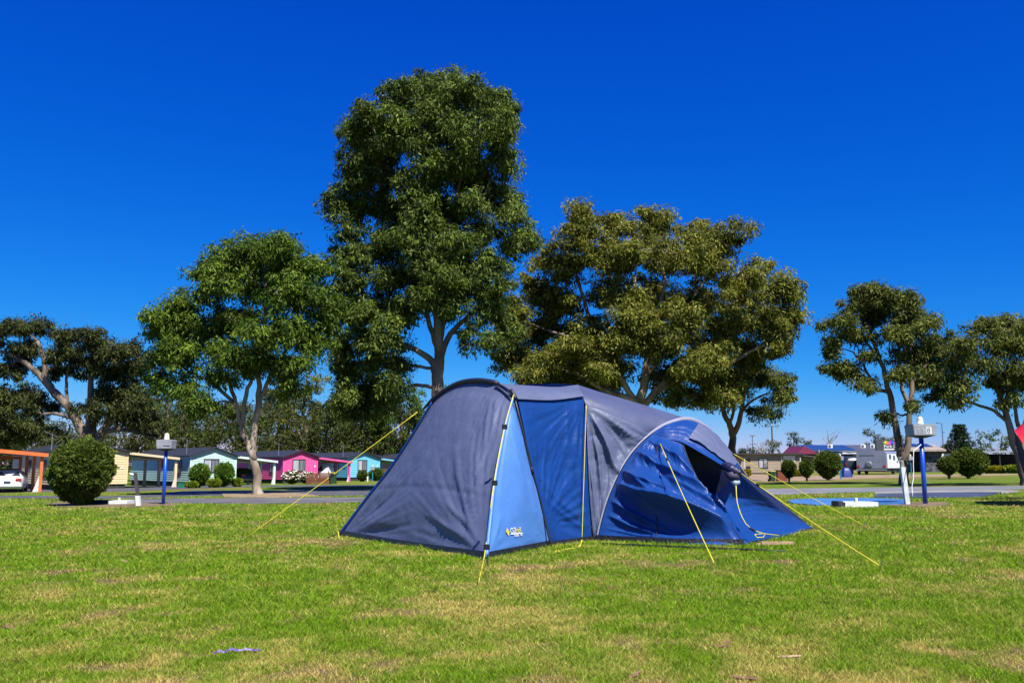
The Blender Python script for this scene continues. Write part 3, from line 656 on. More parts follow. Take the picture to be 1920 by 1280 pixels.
shrub('hedge_bush', 'low green mound at the foot of the right edge gum', 1905, 887, 36, 15, 'lime', .2, 0, n=3200, seed=19, flat=True)
shrub('hedge_bush', 'yellow bush between the two topiary bushes', 1497, 893, 18, 12, 'yellow', .17, 0, n=2000, seed=20, flat=True)
shrub('hedge_bush', 'yellow bush peeping past the tent awning tip', 1397, 893, 22, 13, 'yellow', .17, 0, n=2000, seed=21, flat=True)

# ------------------------------------------------------------------ lettering as mesh
def textmesh(name, txt, size, m, parent):
    c = bpy.data.curves.new(name, 'FONT'); c.body = txt; c.size = size; c.extrude = .001
    t_ = bpy.data.objects.new(name + '_tmp', c); COL.objects.link(t_)
    dg = bpy.context.evaluated_depsgraph_get(); me = bpy.data.meshes.new_from_object(t_.evaluated_get(dg))
    bpy.data.objects.remove(t_); me.materials.clear(); me.name = name
    return finish(name, me, m, parent)
# ------------------------------------------------------------------ the tent
def crv(pts, n):                              # Catmull-Rom through points, n+1 samples by length
    pts = [Vector(p) for p in pts]
    if len(pts) == 2: return [pts[0].lerp(pts[1], i / n) for i in range(n + 1)]
    d = []
    for i in range(len(pts) - 1):
        a, c = pts[i], pts[i + 1]; p0 = pts[i - 1] if i else a * 2 - c; p3 = pts[i + 2] if i + 2 < len(pts) else c * 2 - a
        for k in range(12):
            s = k / 12; d.append(.5 * ((2 * a) + (c - p0) * s + (2 * p0 - 5 * a + 4 * c - p3) * s * s + (3 * a - p0 - 3 * c + p3) * s ** 3))
    d.append(pts[-1])
    L = [0]
    for i in range(len(d) - 1): L.append(L[-1] + (d[i + 1] - d[i]).length)
    out = []; j = 0
    for i in range(n + 1):
        s = L[-1] * i / n
        while j < len(d) - 2 and L[j + 1] < s: j += 1
        seg = max(L[j + 1] - L[j], 1e-9); out.append(d[j].lerp(d[j + 1], min(1, max(0, (s - L[j]) / seg))))
    return out
def pix(S):
    c, s = math.cos(PITCH), math.sin(PITCH); z = S[..., 2] - CAMH; dp = S[..., 1] * c + z * s
    return 960 + F * S[..., 0] / dp, 640 - F * (z * c - S[..., 1] * s) / dp
def fold1(t, seed, sharp=1.0):                # 1D fold noise, creased
    s = 0; a = 1.0
    for o in range(3):
        q = t * (2 ** o) + seed * 7.13 + o * 3.7
        v = np.vectorize(lambda w: mnoise.noise(Vector((w, seed * 1.3, o))))(q)
        s = s + a * (1 - 2 * np.abs(v)) if sharp > .5 else s + a * v
        a *= .5
    return s - 1.0
def patch(name, B, T, Lf, Rt, mat_, parent, n=48, m=48, folds=(), thick=.0, back=None):
    """fabric panel between four edges: B bottom, T top (left to right), Lf, Rt (bottom to top)"""
    B = np.array([tuple(p) for p in crv(B, n)]); T = np.array([tuple(p) for p in crv(T, n)])
    Lf = np.array([tuple(p) for p in crv(Lf, m)]); Rt = np.array([tuple(p) for p in crv(Rt, m)])
    u = np.linspace(0, 1, n + 1)[None, :, None]; v = np.linspace(0, 1, m + 1)[:, None, None]
    S = (1 - v) * B[None] + v * T[None] + (1 - u) * Lf[:, None] + u * Rt[:, None] \
        - ((1 - u) * (1 - v) * B[0] + u * (1 - v) * B[-1] + (1 - u) * v * T[0] + u * v * T[-1])
    du = np.gradient(S, axis=1); dv = np.gradient(S, axis=0); N = np.cross(du, dv); N /= np.linalg.norm(N, axis=2)[:, :, None] + 1e-9
    U = np.broadcast_to(u[:, :, 0], S.shape[:2]); Vv = np.broadcast_to(v[:, :, 0], S.shape[:2])
    w = np.linalg.norm(S[:, -1] - S[:, 0], axis=1).mean(); h = np.linalg.norm(S[-1] - S[0], axis=1).mean()
    H = np.zeros(S.shape[:2])
    edge = np.minimum(1, 10 * np.minimum(np.minimum(U, 1 - U), np.minimum(Vv, 1 - Vv)))
    for f in folds:
        k = f[0]
        if k == 'fan':                        # folds radiating from a point (cu, cv)
            _, cu, cv, freq, amp, seed, lo, hi = f
            x = (U - cu) * w; y = (Vv - cv) * h; r = np.sqrt(x * x + y * y); th = np.arctan2(y, x)
            env = np.clip((r - lo) / (.25 * (hi - lo) + 1e-6), 0, 1) * np.clip((hi - r) / (.5 * (hi - lo)), 0, 1)
            H += amp * env * fold1(th * freq, seed)
        elif k == 'line':                     # folds running along direction (dx, dy)
            _, dx, dy, freq, amp, seed, um, vm, su, sv = f
            x = U * w; y = Vv * h; q = -dy * x + dx * y; al = dx * x + dy * y
            bend = .12 * np.sin(al * 2.1 + seed)
            env = np.exp(-((U - um) / su) ** 2 - ((Vv - vm) / sv) ** 2)
            H += amp * env * fold1((q + bend) * freq, seed)
        elif k == 'belly':
            H += f[1] * 16 * U * (1 - U) * Vv * (1 - Vv)
        elif k == 'crumple':
            _, freq, amp, seed = f
            cr = np.vectorize(lambda a, b: mnoise.turbulence(Vector((a * freq, b * freq, seed)), 3, True))(U * w, Vv * h)
            H += amp * cr
        elif k == 'crease':                   # a fold along a line of the picture: cloth hangs proud above it and tucks in below
            _, line, amp, lu, ld = f
            pxy = np.stack(pix(S), -1); best = np.full(S.shape[:2], 1e9); sg = np.zeros(S.shape[:2]); al = np.zeros(S.shape[:2]); tot = sum(math.dist(line[i], line[i + 1]) for i in range(len(line) - 1)); acc = 0
            for i in range(len(line) - 1):
                a_, b_ = np.array(line[i], float), np.array(line[i + 1], float); d_ = b_ - a_; l_ = np.hypot(*d_)
                q_ = pxy - a_; t__ = np.clip((q_ @ d_) / l_ ** 2, 0, 1); e_ = q_ - t__[..., None] * d_; dist = np.hypot(e_[..., 0], e_[..., 1])
                sgn = np.sign(d_[1] * q_[..., 0] - d_[0] * q_[..., 1]); up_ = dist < best
                best = np.where(up_, dist, best); sg = np.where(up_, sgn, sg); al = np.where(up_, (acc + t__ * l_) / tot, al); acc += l_
            env = np.clip(np.sin(math.pi * np.clip(al, .02, .98)), 0, 1) ** .6
            H += amp * env * np.where(sg > 0, np.exp(-best / lu), 1 - 1.55 * (1 - np.exp(-best / ld))) * np.where(sg > 0, 1, np.exp(-best / (4 * ld)))
        elif k == 'seam':
            H -= f[2] * np.exp(-((Vv - f[1]) / .014) ** 2)
    S = S + N * (H * edge)[:, :, None]
    nu = n + 1; I, J = np.meshgrid(np.arange(n), np.arange(m)); a = (J * nu + I).ravel()
    Fc = np.stack([a, a + 1, a + nu + 1, a + nu], 1)
    o = npmesh(name, S.reshape(-1, 3) - np.array(parent.location), Fc, mat_, parent, smooth=True)
    return o, S

def fabric(name, col, rough, bump, spec=.5):
    m = mat(name, col, rough, .06, 3.0, spec=spec)
    t = m.node_tree; b = t.nodes['Principled BSDF']
    tc = t.nodes.new('ShaderNodeTexCoord')
    n1 = t.nodes.new('ShaderNodeTexNoise'); n1.inputs['Scale'].default_value = 7; n1.inputs['Detail'].default_value = 6; n1.inputs['Distortion'].default_value = 1.6
    n2 = t.nodes.new('ShaderNodeTexVoronoi'); n2.feature = 'DISTANCE_TO_EDGE'; n2.inputs['Scale'].default_value = 5
    mp = t.nodes.new('ShaderNodeMapping'); t.links.new(tc.outputs['Object'], mp.inputs[0])
    mixv = t.nodes.new('ShaderNodeVectorMath'); mixv.operation = 'MULTIPLY_ADD'; mixv.inputs[1].default_value = (.5, .5, .5)
    t.links.new(n1.outputs['Color'], mixv.inputs[0]); t.links.new(mp.outputs[0], mixv.inputs[2])
    t.links.new(mp.outputs[0], n1.inputs['Vector']); t.links.new(mixv.outputs[0], n2.inputs['Vector'])
    ad = t.nodes.new('ShaderNodeMath'); ad.operation = 'MULTIPLY_ADD'; ad.inputs[1].default_value = .35
    t.links.new(n2.outputs['Distance'], ad.inputs[0]); t.links.new(n1.outputs['Fac'], ad.inputs[2])
    bp = t.nodes.new('ShaderNodeBump'); bp.inputs['Strength'].default_value = bump; bp.inputs['Distance'].default_value = .04
    t.links.new(ad.outputs[0], bp.inputs['Height']); t.links.new(bp.outputs[0], b.inputs['Normal'])
    # thin cloth lets some light through
    tr = t.nodes.new('ShaderNodeBsdfTranslucent'); tr.inputs['Color'].default_value = (*[c * GAIN for c in col], 1)
    ms = t.nodes.new('ShaderNodeMixShader'); ms.inputs[0].default_value = .12
    out = t.nodes['Material Output']
    t.links.new(b.outputs[0], ms.inputs[1]); t.links.new(tr.outputs[0], ms.inputs[2]); t.links.new(ms.outputs[0], out.inputs['Surface'])
    return m
f_grey = fabric('fabric_grey', (.116, .137, .238), .5, .2)
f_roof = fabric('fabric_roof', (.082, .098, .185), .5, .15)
f_pale = fabric('fabric_pale', (.30, .30, .38), .55, .15)
f_blue = fabric('fabric_blue', (.007, .055, .262), .42, .22, .35)
f_lblue = fabric('fabric_door', (.085, .235, .62), .45, .15)
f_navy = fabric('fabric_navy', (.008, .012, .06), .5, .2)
black = mat('black_webbing', (.008, .008, .011), .5, .2, 20)
yellow = mat('yellow_rope', (.78, .66, .03), .6, .1, 40)
whitep = mat('white_print', (.85, .86, .88), .6, .03, 20)

def PT(px, py, D): return P(px, py, D * float(np.interp(px, [638, 909, 1031, 1110, 1250, 1396, 1525], [1.13, 1.07, 1.064, 1.06, 1.045, 1.03, 1.027])))
N_ = G(909, 1046); L_ = G(638, 1003); C0 = G(1031, 1022); C1 = G(1110, 1011); F1 = G(1119, 1012); E0 = G(1396, 1021); E1 = G(1525, 990)
F2 = G(1452, 990)
ap = PT(960, 745, 12.95); al = PT(813, 752, 14.5)
tent = thing('tent', 'large grey and blue family dome tent pitched on the lawn', 'tent', Vector((1.2, 14.8, gz(1.2, 14.8))))
arcA = [al, PT(832, 737, 14.35), PT(860, 723, 14.1), PT(893, 717, 13.75), PT(925, 720, 13.4), PT(945, 731, 13.15), ap]
rightA = [N_, PT(916, 980, 11.65), PT(925, 905, 12.0), PT(935, 850, 12.3), PT(946, 797, 12.6), ap]
leftA = [L_, PT(686, 938, 14.68), PT(733, 878, 14.62), PT(778, 810, 14.55), al]
wallA, _ = patch('end_wall', [L_, PT(770, 1026, 12.85), N_], arcA, leftA, rightA, f_grey, tent, 96, 96,
      [('belly', .17), ('fan', 1.0, 0.0, 7.0, .030, 1, .15, 2.6), ('fan', 0.0, 0.0, 7.5, .035, 2, .2, 2.4), ('line', .16, 1, 5.0, .022, 3, .86, .72, .16, .4), ('seam', .33, .008), ('crumple', 2.2, .018, 4), ('crease', [(745, 900), (700, 945), (648, 998)][::-1], .05, 12, 7), ('crease', [(905, 1030), (880, 985), (845, 945)][::-1], .04, 10, 6), ('crease', [(900, 1034), (860, 1000), (800, 965)][::-1], .035, 10, 6), ('crease', [(790, 940), (720, 975), (655, 1000)][::-1], .03, 9, 6), ('crease', [(934, 745), (930, 800), (921, 870)], .035, 6, 5), ('crease', [(925, 742), (918, 800), (912, 860)], .03, 6, 5), ('crease', [(945, 752), (938, 800), (927, 880)], .03, 5, 4)])
# blue side door panel
rightB = [C0, PT(1015, 955, 12.95), PT(998, 885, 12.9), PT(978, 808, 12.9), PT(964, 752, 12.95)]
lB = [p + Vector((.025, -.01, .0)) for p in rightA[:-1]] + [PT(961, 748, 12.93)]
wallB, SB_ = patch('side_door', [lB[0], C0], [lB[-1], rightB[-1]], lB, rightB, f_lblue, tent, 56, 72,
      [('belly', .07), ('fan', 0, 0, 5, .014, 7, .1, .45), ('fan', 1, 0, 5, .012, 8, .1, .4), ('crumple', 1.6, .008, 3), ('crease', [(915, 1038), (932, 1018), (945, 1003)], .012, 5, 4), ('crease', [(916, 1040), (945, 1026), (980, 1018)], .022, 5, 4), ('crease', [(918, 1030), (928, 1000), (938, 960)], .015, 6, 5), ('crease', [(985, 900), (1000, 960), (1024, 1015)], .02, 6, 5), ('crease', [(955, 800), (962, 860), (980, 930)], .018, 8, 6), ('crease', [(960, 1030), (995, 1012), (1022, 1012)], .016, 5, 4)])
# recessed blue wall
leftC = [G(1030, 1021), PT(1014, 950, 13.05), PT(998, 885, 13.05), PT(984, 810, 13.1), PT(971, 748, 13.2)]
rightC = [C1, PT(1104, 930, 14.12), PT(1100, 850, 14.15), PT(1096, 775, 14.2), PT(1094, 743, 14.25)]
topC = [PT(971, 748, 13.2), PT(1035, 750, 13.75), PT(1094, 743, 14.25)]
patch('side_wall', [G(1030, 1021), G(1072, 1016), C1], topC, leftC, rightC, f_blue, tent, 64, 72,
      [('belly', -.07), ('fan', 1, 1, 9, .022, 11, .1, 1.7), ('fan', 0, .15, 7, .022, 12, .25, 1.6), ('crumple', 3, .02, 9), ('crease', [(1005, 880), (1050, 940), (1105, 985)], .03, 8, 5), ('crease', [(1020, 930), (1060, 965), (1105, 1000)], .03, 7, 5), ('crease', [(1062, 752), (1066, 820), (1080, 900)], .03, 6, 5), ('crease', [(1080, 750), (1082, 830), (1092, 920)], .03, 6, 5)])
# roof: valance, main roof and right slope
sil = [PT(944, 719, 13.7), PT(1000, 723, 14.3), PT(1045, 725, 14.8), PT(1083, 721, 15.25)]
val_lo = [p + Vector((0, -.06, .0)) for p in topC]
patch('roof_panel', val_lo, sil, [val_lo[0], PT(966, 738, 13.2), PT(957, 727, 13.4), sil[0]], [val_lo[-1], PT(1090, 734, 14.35), sil[-1]], f_grey, tent, 40, 24, [('belly', .03), ('crumple', 2.5, .012, 2)])
arch_px = [(1119, 1012), (1128, 972), (1143, 925), (1166, 876), (1193, 838), (1225, 809), (1255, 793), (1290, 786), (1318, 797), (1342, 817), (1366, 846), (1390, 876), (1420, 925), (1452, 990)]
arch = [onplane(px, py, F1, F2) for px, py in arch_px]
cD = PT(1098, 758, 14.2)
r2bot = [cD, PT(1146, 777, 14.3), PT(1200, 800, 14.55), arch[5]]
r2top = [PT(1083, 721, 15.25), PT(1120, 733, 15.4), PT(1165, 746, 15.5), PT(1240, 769, 15.6), PT(1275, 780, 15.55), arch[7] + Vector((0, .05, .03))]
patch('roof_slope', r2bot, r2top, [cD, PT(1091, 737, 14.4), r2top[0]], [arch[5], arch[6], arch[7] + Vector((0, .05, .03))], f_roof, tent, 48, 32, [('belly', .03), ('fan', 0, 0, 5, .012, 21, .2, 2.2), ('crumple', 2, .012, 6)])
# grey gusset with hanging folds
patch('roof_gusset', [C1 + Vector((.02, -.01, 0)), F1], r2bot, [C1 + Vector((.02, -.01, 0)), PT(1106, 930, 14.1), PT(1102, 850, 14.13), cD], arch[:6], f_grey, tent, 64, 72,
      [('belly', -.10), ('fan', 0, 1, 4.5, .03, 23, .12, 2.4), ('crumple', 2.5, .03, 5), ('crease', [(1104, 772), (1128, 815), (1150, 870), (1162, 892)], 0.121, 10, 6), ('crease', [(1106, 790), (1122, 860), (1128, 930)], 0.068, 7, 5), ('crease', [(1108, 766), (1150, 792), (1200, 832)], 0.081, 9, 6), ('crease', [(1104, 764), (1160, 783), (1212, 815)], 0.054, 7, 5), ('crease', [(1104, 860), (1112, 920), (1117, 985)], 0.041, 5, 4)])
# blue front wall of the right room, folds run down to its pegged corner
drs = [E0, PT(1372, 988, 13.45), PT(1345, 955, 13.7), PT(1312, 905, 14.1), PT(1291, 862, 14.4), PT(1279, 828, 14.6)]
e_bot = [F1 + Vector((.015, -.03, 0)), G(1185, 1015), G(1255, 1018.5), G(1330, 1021), E0]
e_top = [arch[5] + Vector((0, -.03, -.02)), PT(1240, 818, 14.65), PT(1258, 823, 14.62), drs[-1]]
e_left = [p + Vector((.012, -.03, -.012)) for p in arch[:6]]; e_left[0] = e_bot[0]; e_left[-1] = e_top[0]
patch('front_wall', e_bot, e_top, e_left, drs, f_blue, tent, 150, 140,
      [('belly', .06), ('fan', 1.0, 0.0, 5, .03, 31, .25, 3.2), ('fan', 0.0, .95, 4, .02, 32, .1, 1.4), ('crumple', 2.2, .04, 7),
       ('crease', [(1150, 905), (1200, 934), (1290, 968), (1392, 1012)], 0.440, 34, 15), ('crease', [(1155, 872), (1190, 905), (1228, 940)], 0.102, 9, 5), ('crease', [(1188, 846), (1230, 878), (1300, 930), (1372, 990)], 0.152, 12, 6),
       ('crease', [(1215, 826), (1262, 862), (1318, 925)], 0.102, 9, 5), ('crease', [(1140, 935), (1180, 960), (1228, 984)], 0.102, 8, 5), ('crease', [(1134, 962), (1180, 985), (1232, 1000)], 0.091, 7, 5), ('crease', [(1252, 905), (1330, 965), (1380, 1000)], 0.102, 9, 5), ('crease', [(1168, 892), (1230, 926), (1300, 960)], 0.081, 8, 5), ('crease', [(1130, 988), (1200, 1003), (1300, 1010)], 0.061, 6, 4)])
# hood over the front door
tip = PT(1386, 885, 14.05)
h_bot = [arch[5] + Vector((.01, -.035, -.02)), PT(1250, 822, 14.62), PT(1279, 829, 14.55), PT(1322, 853, 14.35), PT(1360, 875, 14.15), tip]
h_top = [arch[5], arch[6], arch[7], arch[8], arch[9], arch[10] + Vector((0, -.02, 0)), PT(1388, 876, 15.0)]
hood, SH = patch('awning_hood', h_bot, h_top, [h_bot[0], arch[5]], [tip, PT(1388, 880, 14.5), PT(1388, 876, 15.0)], f_blue, tent, 70, 30,
      [('belly', .10), ('fan', 1, 0, 9, .02, 41, .3, 1.8), ('crumple', 3, .02, 8)])
# lighter mesh-grey flap sewn on the hood
gI = SH[4:26:1, 26:66:1] + np.array([.0, -.03, .03])
wN, wM = gI.shape[1], gI.shape[0]; II, JJ = np.meshgrid(np.arange(wN - 1), np.arange(wM - 1)); a = (JJ * wN + II).ravel()
fl = npmesh('hood_flap', gI.reshape(-1, 3) - np.array(tent.location), np.stack([a, a + 1, a + wN + 1, a + wN], 1), f_grey, hood, smooth=True)
# lower front apron
ap_top = [PT(1318, 915, 14.5), PT(1340, 925, 14.35), PT(1365, 905, 14.35), PT(1391, 893, 14.3)]
ap_r = [E1, PT(1478, 962, 15.6), PT(1432, 928, 14.85), PT(1391, 893, 14.3)]
ap_l = [E0 + Vector((.0, .03, 0)), PT(1370, 992, 13.55), PT(1343, 958, 13.85), PT(1318, 915, 14.5)]
patch('front_apron', [E0 + Vector((0, .03, 0)), G(1462, 1007), E1], ap_top, ap_l, ap_r, f_blue, tent, 64, 60,
      [('belly', -.07), ('fan', 0, 0, 7, .03, 51, .1, 1.0), ('line', 1, -.5, 3, .012, 52, .6, .5, .5, .5), ('crumple', 3, .012, 2)])
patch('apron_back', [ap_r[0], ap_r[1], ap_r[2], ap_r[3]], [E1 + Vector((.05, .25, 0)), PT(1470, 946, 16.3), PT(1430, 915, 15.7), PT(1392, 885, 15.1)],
      [E1, E1 + Vector((.05, .25, 0))], [ap_r[3], PT(1392, 885, 15.1)], f_navy, tent, 30, 8)  # navy colour paints in the shade of the fold along the apron's right edge
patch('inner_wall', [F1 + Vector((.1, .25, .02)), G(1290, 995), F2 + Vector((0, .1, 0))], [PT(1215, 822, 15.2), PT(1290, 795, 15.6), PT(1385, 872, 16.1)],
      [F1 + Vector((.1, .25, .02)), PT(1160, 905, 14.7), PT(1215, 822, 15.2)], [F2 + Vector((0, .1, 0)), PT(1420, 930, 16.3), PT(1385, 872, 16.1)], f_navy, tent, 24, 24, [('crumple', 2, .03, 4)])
# far side of the tent
bk = [Vector((-1.7, 18.0, 0)), Vector((0, 18.7, 0)), Vector((1.6, 19.0, 0)), Vector((3.0, 18.8, 0)), Vector((4.9, 17.6, 0))]
for p in bk: p.z = gz(p.x, p.y)
patch('rear_wall', bk, [al, arcA[3] + Vector((.1, .25, -.02)), sil[0] + Vector((0, .1, -.02)), sil[-1] + Vector((0, .05, -.01)), r2top[3] + Vector((0, .05, -.02)), arch[7] + Vector((0, .08, 0))],
      [bk[0], al], [bk[-1], arch[10] + Vector((0, .1, 0)), arch[7] + Vector((0, .08, 0))], f_blue, tent, 48, 24, [('belly', -.2)])
patch('rear_door', [L_ + Vector((-.01, .02, 0)), bk[0]], [al, al + Vector((.04, .05, 0))], [p + Vector((-.012, .03, 0)) for p in leftA[:-1]] + [al], [bk[0], al + Vector((.04, .05, 0))], f_blue, tent, 20, 30)
# the piece of roof between the arch and the roof panel
patch('arch_roof', arcA[3:], [arcA[3] + Vector((.08, .2, .0)), PT(925, 716, 13.9), sil[0], PT(957, 727, 13.4), PT(966, 740, 13.15)], [arcA[3], arcA[3] + Vector((.08, .2, 0))], [ap, PT(966, 740, 13.15)], f_grey, tent, 24, 10)
# edge bindings, sleeves and poles
lo = tent.location
def tubepart(name, pts, r, m, n=24, sides=6, parent=tent):
    q = crv(pts, n); q = [p - lo for p in q]
    return MB().tube(q, r if not isinstance(r, list) else [r[0] + (r[1] - r[0]) * i / n for i in range(n + 1)], sides).build(name, m, parent, smooth=True)
up = Vector((0, 0, .03))
q = crv([PT(792, 768, 14.62), PT(812, 749, 14.5), PT(834, 732, 14.35), PT(862, 718, 14.1), PT(893, 713, 13.75), PT(920, 715.5, 13.45), PT(934, 719, 13.35)], 40)
MB().tube([p - lo for p in q], [.012 + .034 * min(1, i / 5, (41 - i) / 1.5) for i in range(41)], 8).build('arch_sleeve', mat('sleeve_black', (.012, .012, .03), .6, .1, 10), tent, smooth=True)
tubepart('arch_pole', [PT(930, 718, 13.38), PT(948, 728, 13.15), PT(963, 743, 12.98), PT(976, 790, 12.85), PT(998, 882, 12.88), PT(1016, 952, 12.98), G(1034, 1024)], .020, black, 40)
tubepart('brace_pole', [PT(928, 722, 13.3), PT(944, 735, 13.1), PT(959, 753, 12.9), PT(976, 812, 12.85), PT(998, 884, 12.86)], .015, black, 30)
tubepart('pole_joint', [PT(958, 731, 12.98), PT(964, 740, 12.94), PT(966, 748, 12.92)], .03, black, 6)
tubepart('pole_joint', [PT(996, 876, 12.86), PT(999, 886, 12.86)], .022, black, 3)
tubepart('edge_binding', [p + Vector((.02, -.02, 0)) for p in rightA], [.032, .02], f_lblue, 30)
tubepart('edge_binding', [p + Vector((-.02, -.01, 0)) for p in leftA], [.03, .02], f_blue, 30)
for px, py, D in ((945, 800, 12.5), (926, 905, 11.93), (911, 1025, 11.36)):
    p = P(px, py, D) - lo; MB().box(-.03, -.012, -.035, .05, .012, .035, Matrix.Translation(p)).build('binding_clip', black, tent, bevel=.006)
q = crv(arch, 60)
MB().tube([p + Vector((-.01, -.01, 0)) - lo for p in q], [.016 + .036 * math.exp(-((i / 60 - .52) / .13) ** 2) for i in range(61)], 8).build('arch_band', f_pale, tent, smooth=True)
tubepart('door_zip', [p + Vector((.0, -.012, 0)) for p in drs], .008, black, 30)
tubepart('wall_seam', [PT(1232, 830, 14.45), PT(1231, 900, 14.0), PT(1231, 960, 13.72), G(1231, 1017)], .006, black, 20)
q = crv([PT(1356, 871, 14.1), PT(1372, 880, 13.98), PT(1389, 888, 13.95)], 12)
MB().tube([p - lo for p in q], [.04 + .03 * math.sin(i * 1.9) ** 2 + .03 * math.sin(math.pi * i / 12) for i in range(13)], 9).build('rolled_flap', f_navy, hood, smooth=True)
MB().tube([PT(1362, 884, 14.02) - lo, PT(1372, 892, 13.95) - lo, PT(1386, 893, 13.95) - lo], [.05, .085, .05], 8).build('rolled_flap', mat('mesh_purple', (.05, .04, .08), .7, .2, 12), hood, smooth=True)
MB().tube([PT(1371, 901, 13.97) - lo, PT(1379, 906, 13.95) - lo, PT(1387, 903, 13.97) - lo], [.035, .06, .03], 8).build('toggle_pouch', mat('pouch', (.30, .36, .50), .4, .3, 25, .6, 30), hood, smooth=True)
MB().add([p - lo for p in (arch[9] + Vector((0, -.02, 0)), arch[10], PT(1377, 852, 15.6), PT(1355, 842, 15.55))], [(0, 1, 2, 3)]).build('guy_tab', f_navy, tent)
# mud skirt along the ground
sk = MB()
def skirt(pts, h):
    q = crv(pts, 24); c = sum(q, Vector()) / 25
    for i in range(24):
        a, b = q[i], q[i + 1]; d = (b - a).normalized(); o = Vector((d.y, -d.x, 0)) * (.035)
        sk.add([a + o - lo - Vector((0, 0, .01)), b + o - lo - Vector((0, 0, .01)), b - lo + o * .4 + Vector((0, 0, h)), a - lo + o * .4 + Vector((0, 0, h))], [(0, 1, 2, 3)])
skirt([L_, PT(770, 1026, 12.85) * 1, N_], .095); skirt([N_, C0], .08); skirt([C0, C1, F1], .06); skirt([F1, G(1255, 1018.5), E0], .085); skirt([E0, E1], .025)
sk.build('mud_skirt', mat('skirt_black', (.012, .012, .018), .45, .4, 14, .5, 30), tent)
# printed mark on the door panel
_px, _py = pix(SB_); _k = np.unravel_index(np.argmin((_px - 964) ** 2 + (_py - 1000) ** 2), _px.shape)
xa = Vector(SB_[_k[0], _k[1] + 9] - SB_[_k[0], _k[1] - 9]).normalized(); _up = Vector(SB_[_k[0] + 5, _k[1]] - SB_[_k[0] - 5, _k[1]])
nB = xa.cross(_up).normalized(); ya = nB.cross(xa); q0 = Vector(SB_[_k]) + nB * .014
def onlogo(px, py):
    d = ray(px, py); o = Vector((0, 0, CAMH)); return o + d * ((q0 - o).dot(nB) / d.dot(nB))
def word(name, txt, px, py, size, m, parent=wallB):
    p = onlogo(px, py); ob = textmesh(name, txt, size, m, parent)
    Mx = Matrix((xa, ya, nB)).transposed().to_4x4(); Mx.translation = p - lo
    ob.matrix_local = Mx; return ob
wallB_pat = wallB
word('printed_logo', 'OZ', 957.5, 999.8, .115, whitep); word('printed_logo', 'trail', 966, 998.8, .115, yellow)
_a, _b = onlogo(957.5, 1001.6) - lo, onlogo(980, 999.4) - lo
MB().add([_a, _b, _b + ya * .012, _a + ya * .012], [(0, 1, 2, 3)]).build('printed_line', whitep, wallB)
word('printed_line', 'Estate Ten', 964.5, 1005.6, .058, whitep)
def diamond():
    p = onlogo(952, 996) - lo
    MB().add([p - xa * .045, p - ya * .06 + xa * .01, p + xa * .05 - ya * .01, p + ya * .055 - xa * .01], [(0, 1, 2, 3)]).build('printed_diamond', yellow, wallB)
    MB().add([p + nB * .002 - xa * .02, p + nB * .002 - ya * .03, p + nB * .002 + xa * .018, p + nB * .002 + ya * .01], [(0, 1, 2, 3)]).build('printed_diamond', mat('orange_print', (.75, .32, .05), .6), wallB)
diamond()
# guy ropes with sliders and pegs
peg_m = mat('peg_steel', (.25, .26, .28), .35, .1, 20, metal=.8)
def rope(pts, r=.0068, peg=True, slider=None, sag=.02):
    q = crv(pts, 24) if len(pts) > 2 else [pts[0].lerp(pts[1], i / 12) - Vector((0, 0, sag * 4 * (i / 12) * (1 - i / 12))) for i in range(13)]
    o = MB().tube([p - lo for p in q], r, 5).build('guy_rope', yellow, tent, smooth=True)
    if peg:
        e = q[-1]; d = (q[-1] - q[-2]); d.z = 0; d.normalize()
        MB().tube([e + Vector((0, 0, .05)) + d * .03 - lo, e - d * .02 - Vector((0, 0, .12)) - lo], .008, 5).build('tent_peg', peg_m, o)
    if slider is not None:
        c = q[0].lerp(q[-1], slider) if len(pts) == 2 else q[int(slider * 24)]
        k = int(slider * (len(q) - 1)); d = (q[min(k + 1, len(q) - 1)] - q[k - 1]).normalized(); c = q[k]
        MB().tube([c - d * .05 - lo, c + d * .05 - lo], .02, 6).build('slider', black, o)
    return o
rope([PT(783, 772, 14.7), G(457, 1010)], slider=.5); rope([PT(689, 934, 15.0), G(615, 985)]) 
rope([PT(963, 740, 12.88), PT(946, 800, 12.48), PT(926, 905, 11.88), PT(910, 1030, 11.28), G(896, 1097)], slider=.42)
rope([PT(1099, 760, 14.12), PT(1095, 890, 13.95), PT(1091, 1012, 13.85)], peg=False)
rope([PT(1091, 1012, 13.85), G(1086, 1024), G(1066, 1029), G(1046, 1032), G(1040, 1034), G(1052, 1034)], peg=False, r=.012)
rope([PT(1238, 832, 14.38), G(1340, 1057)], slider=.17)
rope([PT(1380, 910, 13.9), PT(1382, 940, 13.8), PT(1391, 968, 13.5), PT(1404, 988, 13.35), PT(1423, 997, 13.42), PT(1435, 1001, 13.5), PT(1428, 1008, 13.36), PT(1411, 1004, 13.34), PT(1430, 1000, 13.6), G(1466, 1004)], peg=False, slider=.3)
rope([PT(1388, 886, 14.0), G(1651, 1061)], slider=.22); rope([PT(1376, 851, 15.58), G(1620, 984)])
MB().tube([L_ - lo + Vector((0, 0, .04)), G(614, 1008) - lo + Vector((0, 0, .01))], .012, 5).build('corner_strap', black, tent)
MB().tube([G(634, 1002) - lo + Vector((0, 0, .05)), G(636, 1010) - lo], .012, 5).build('corner_strap', yellow, tent)
MB().tube([N_ - lo + Vector((.04, -.02, .05)), G(914, 1062) - lo], .012, 5).build('corner_strap', black, tent)
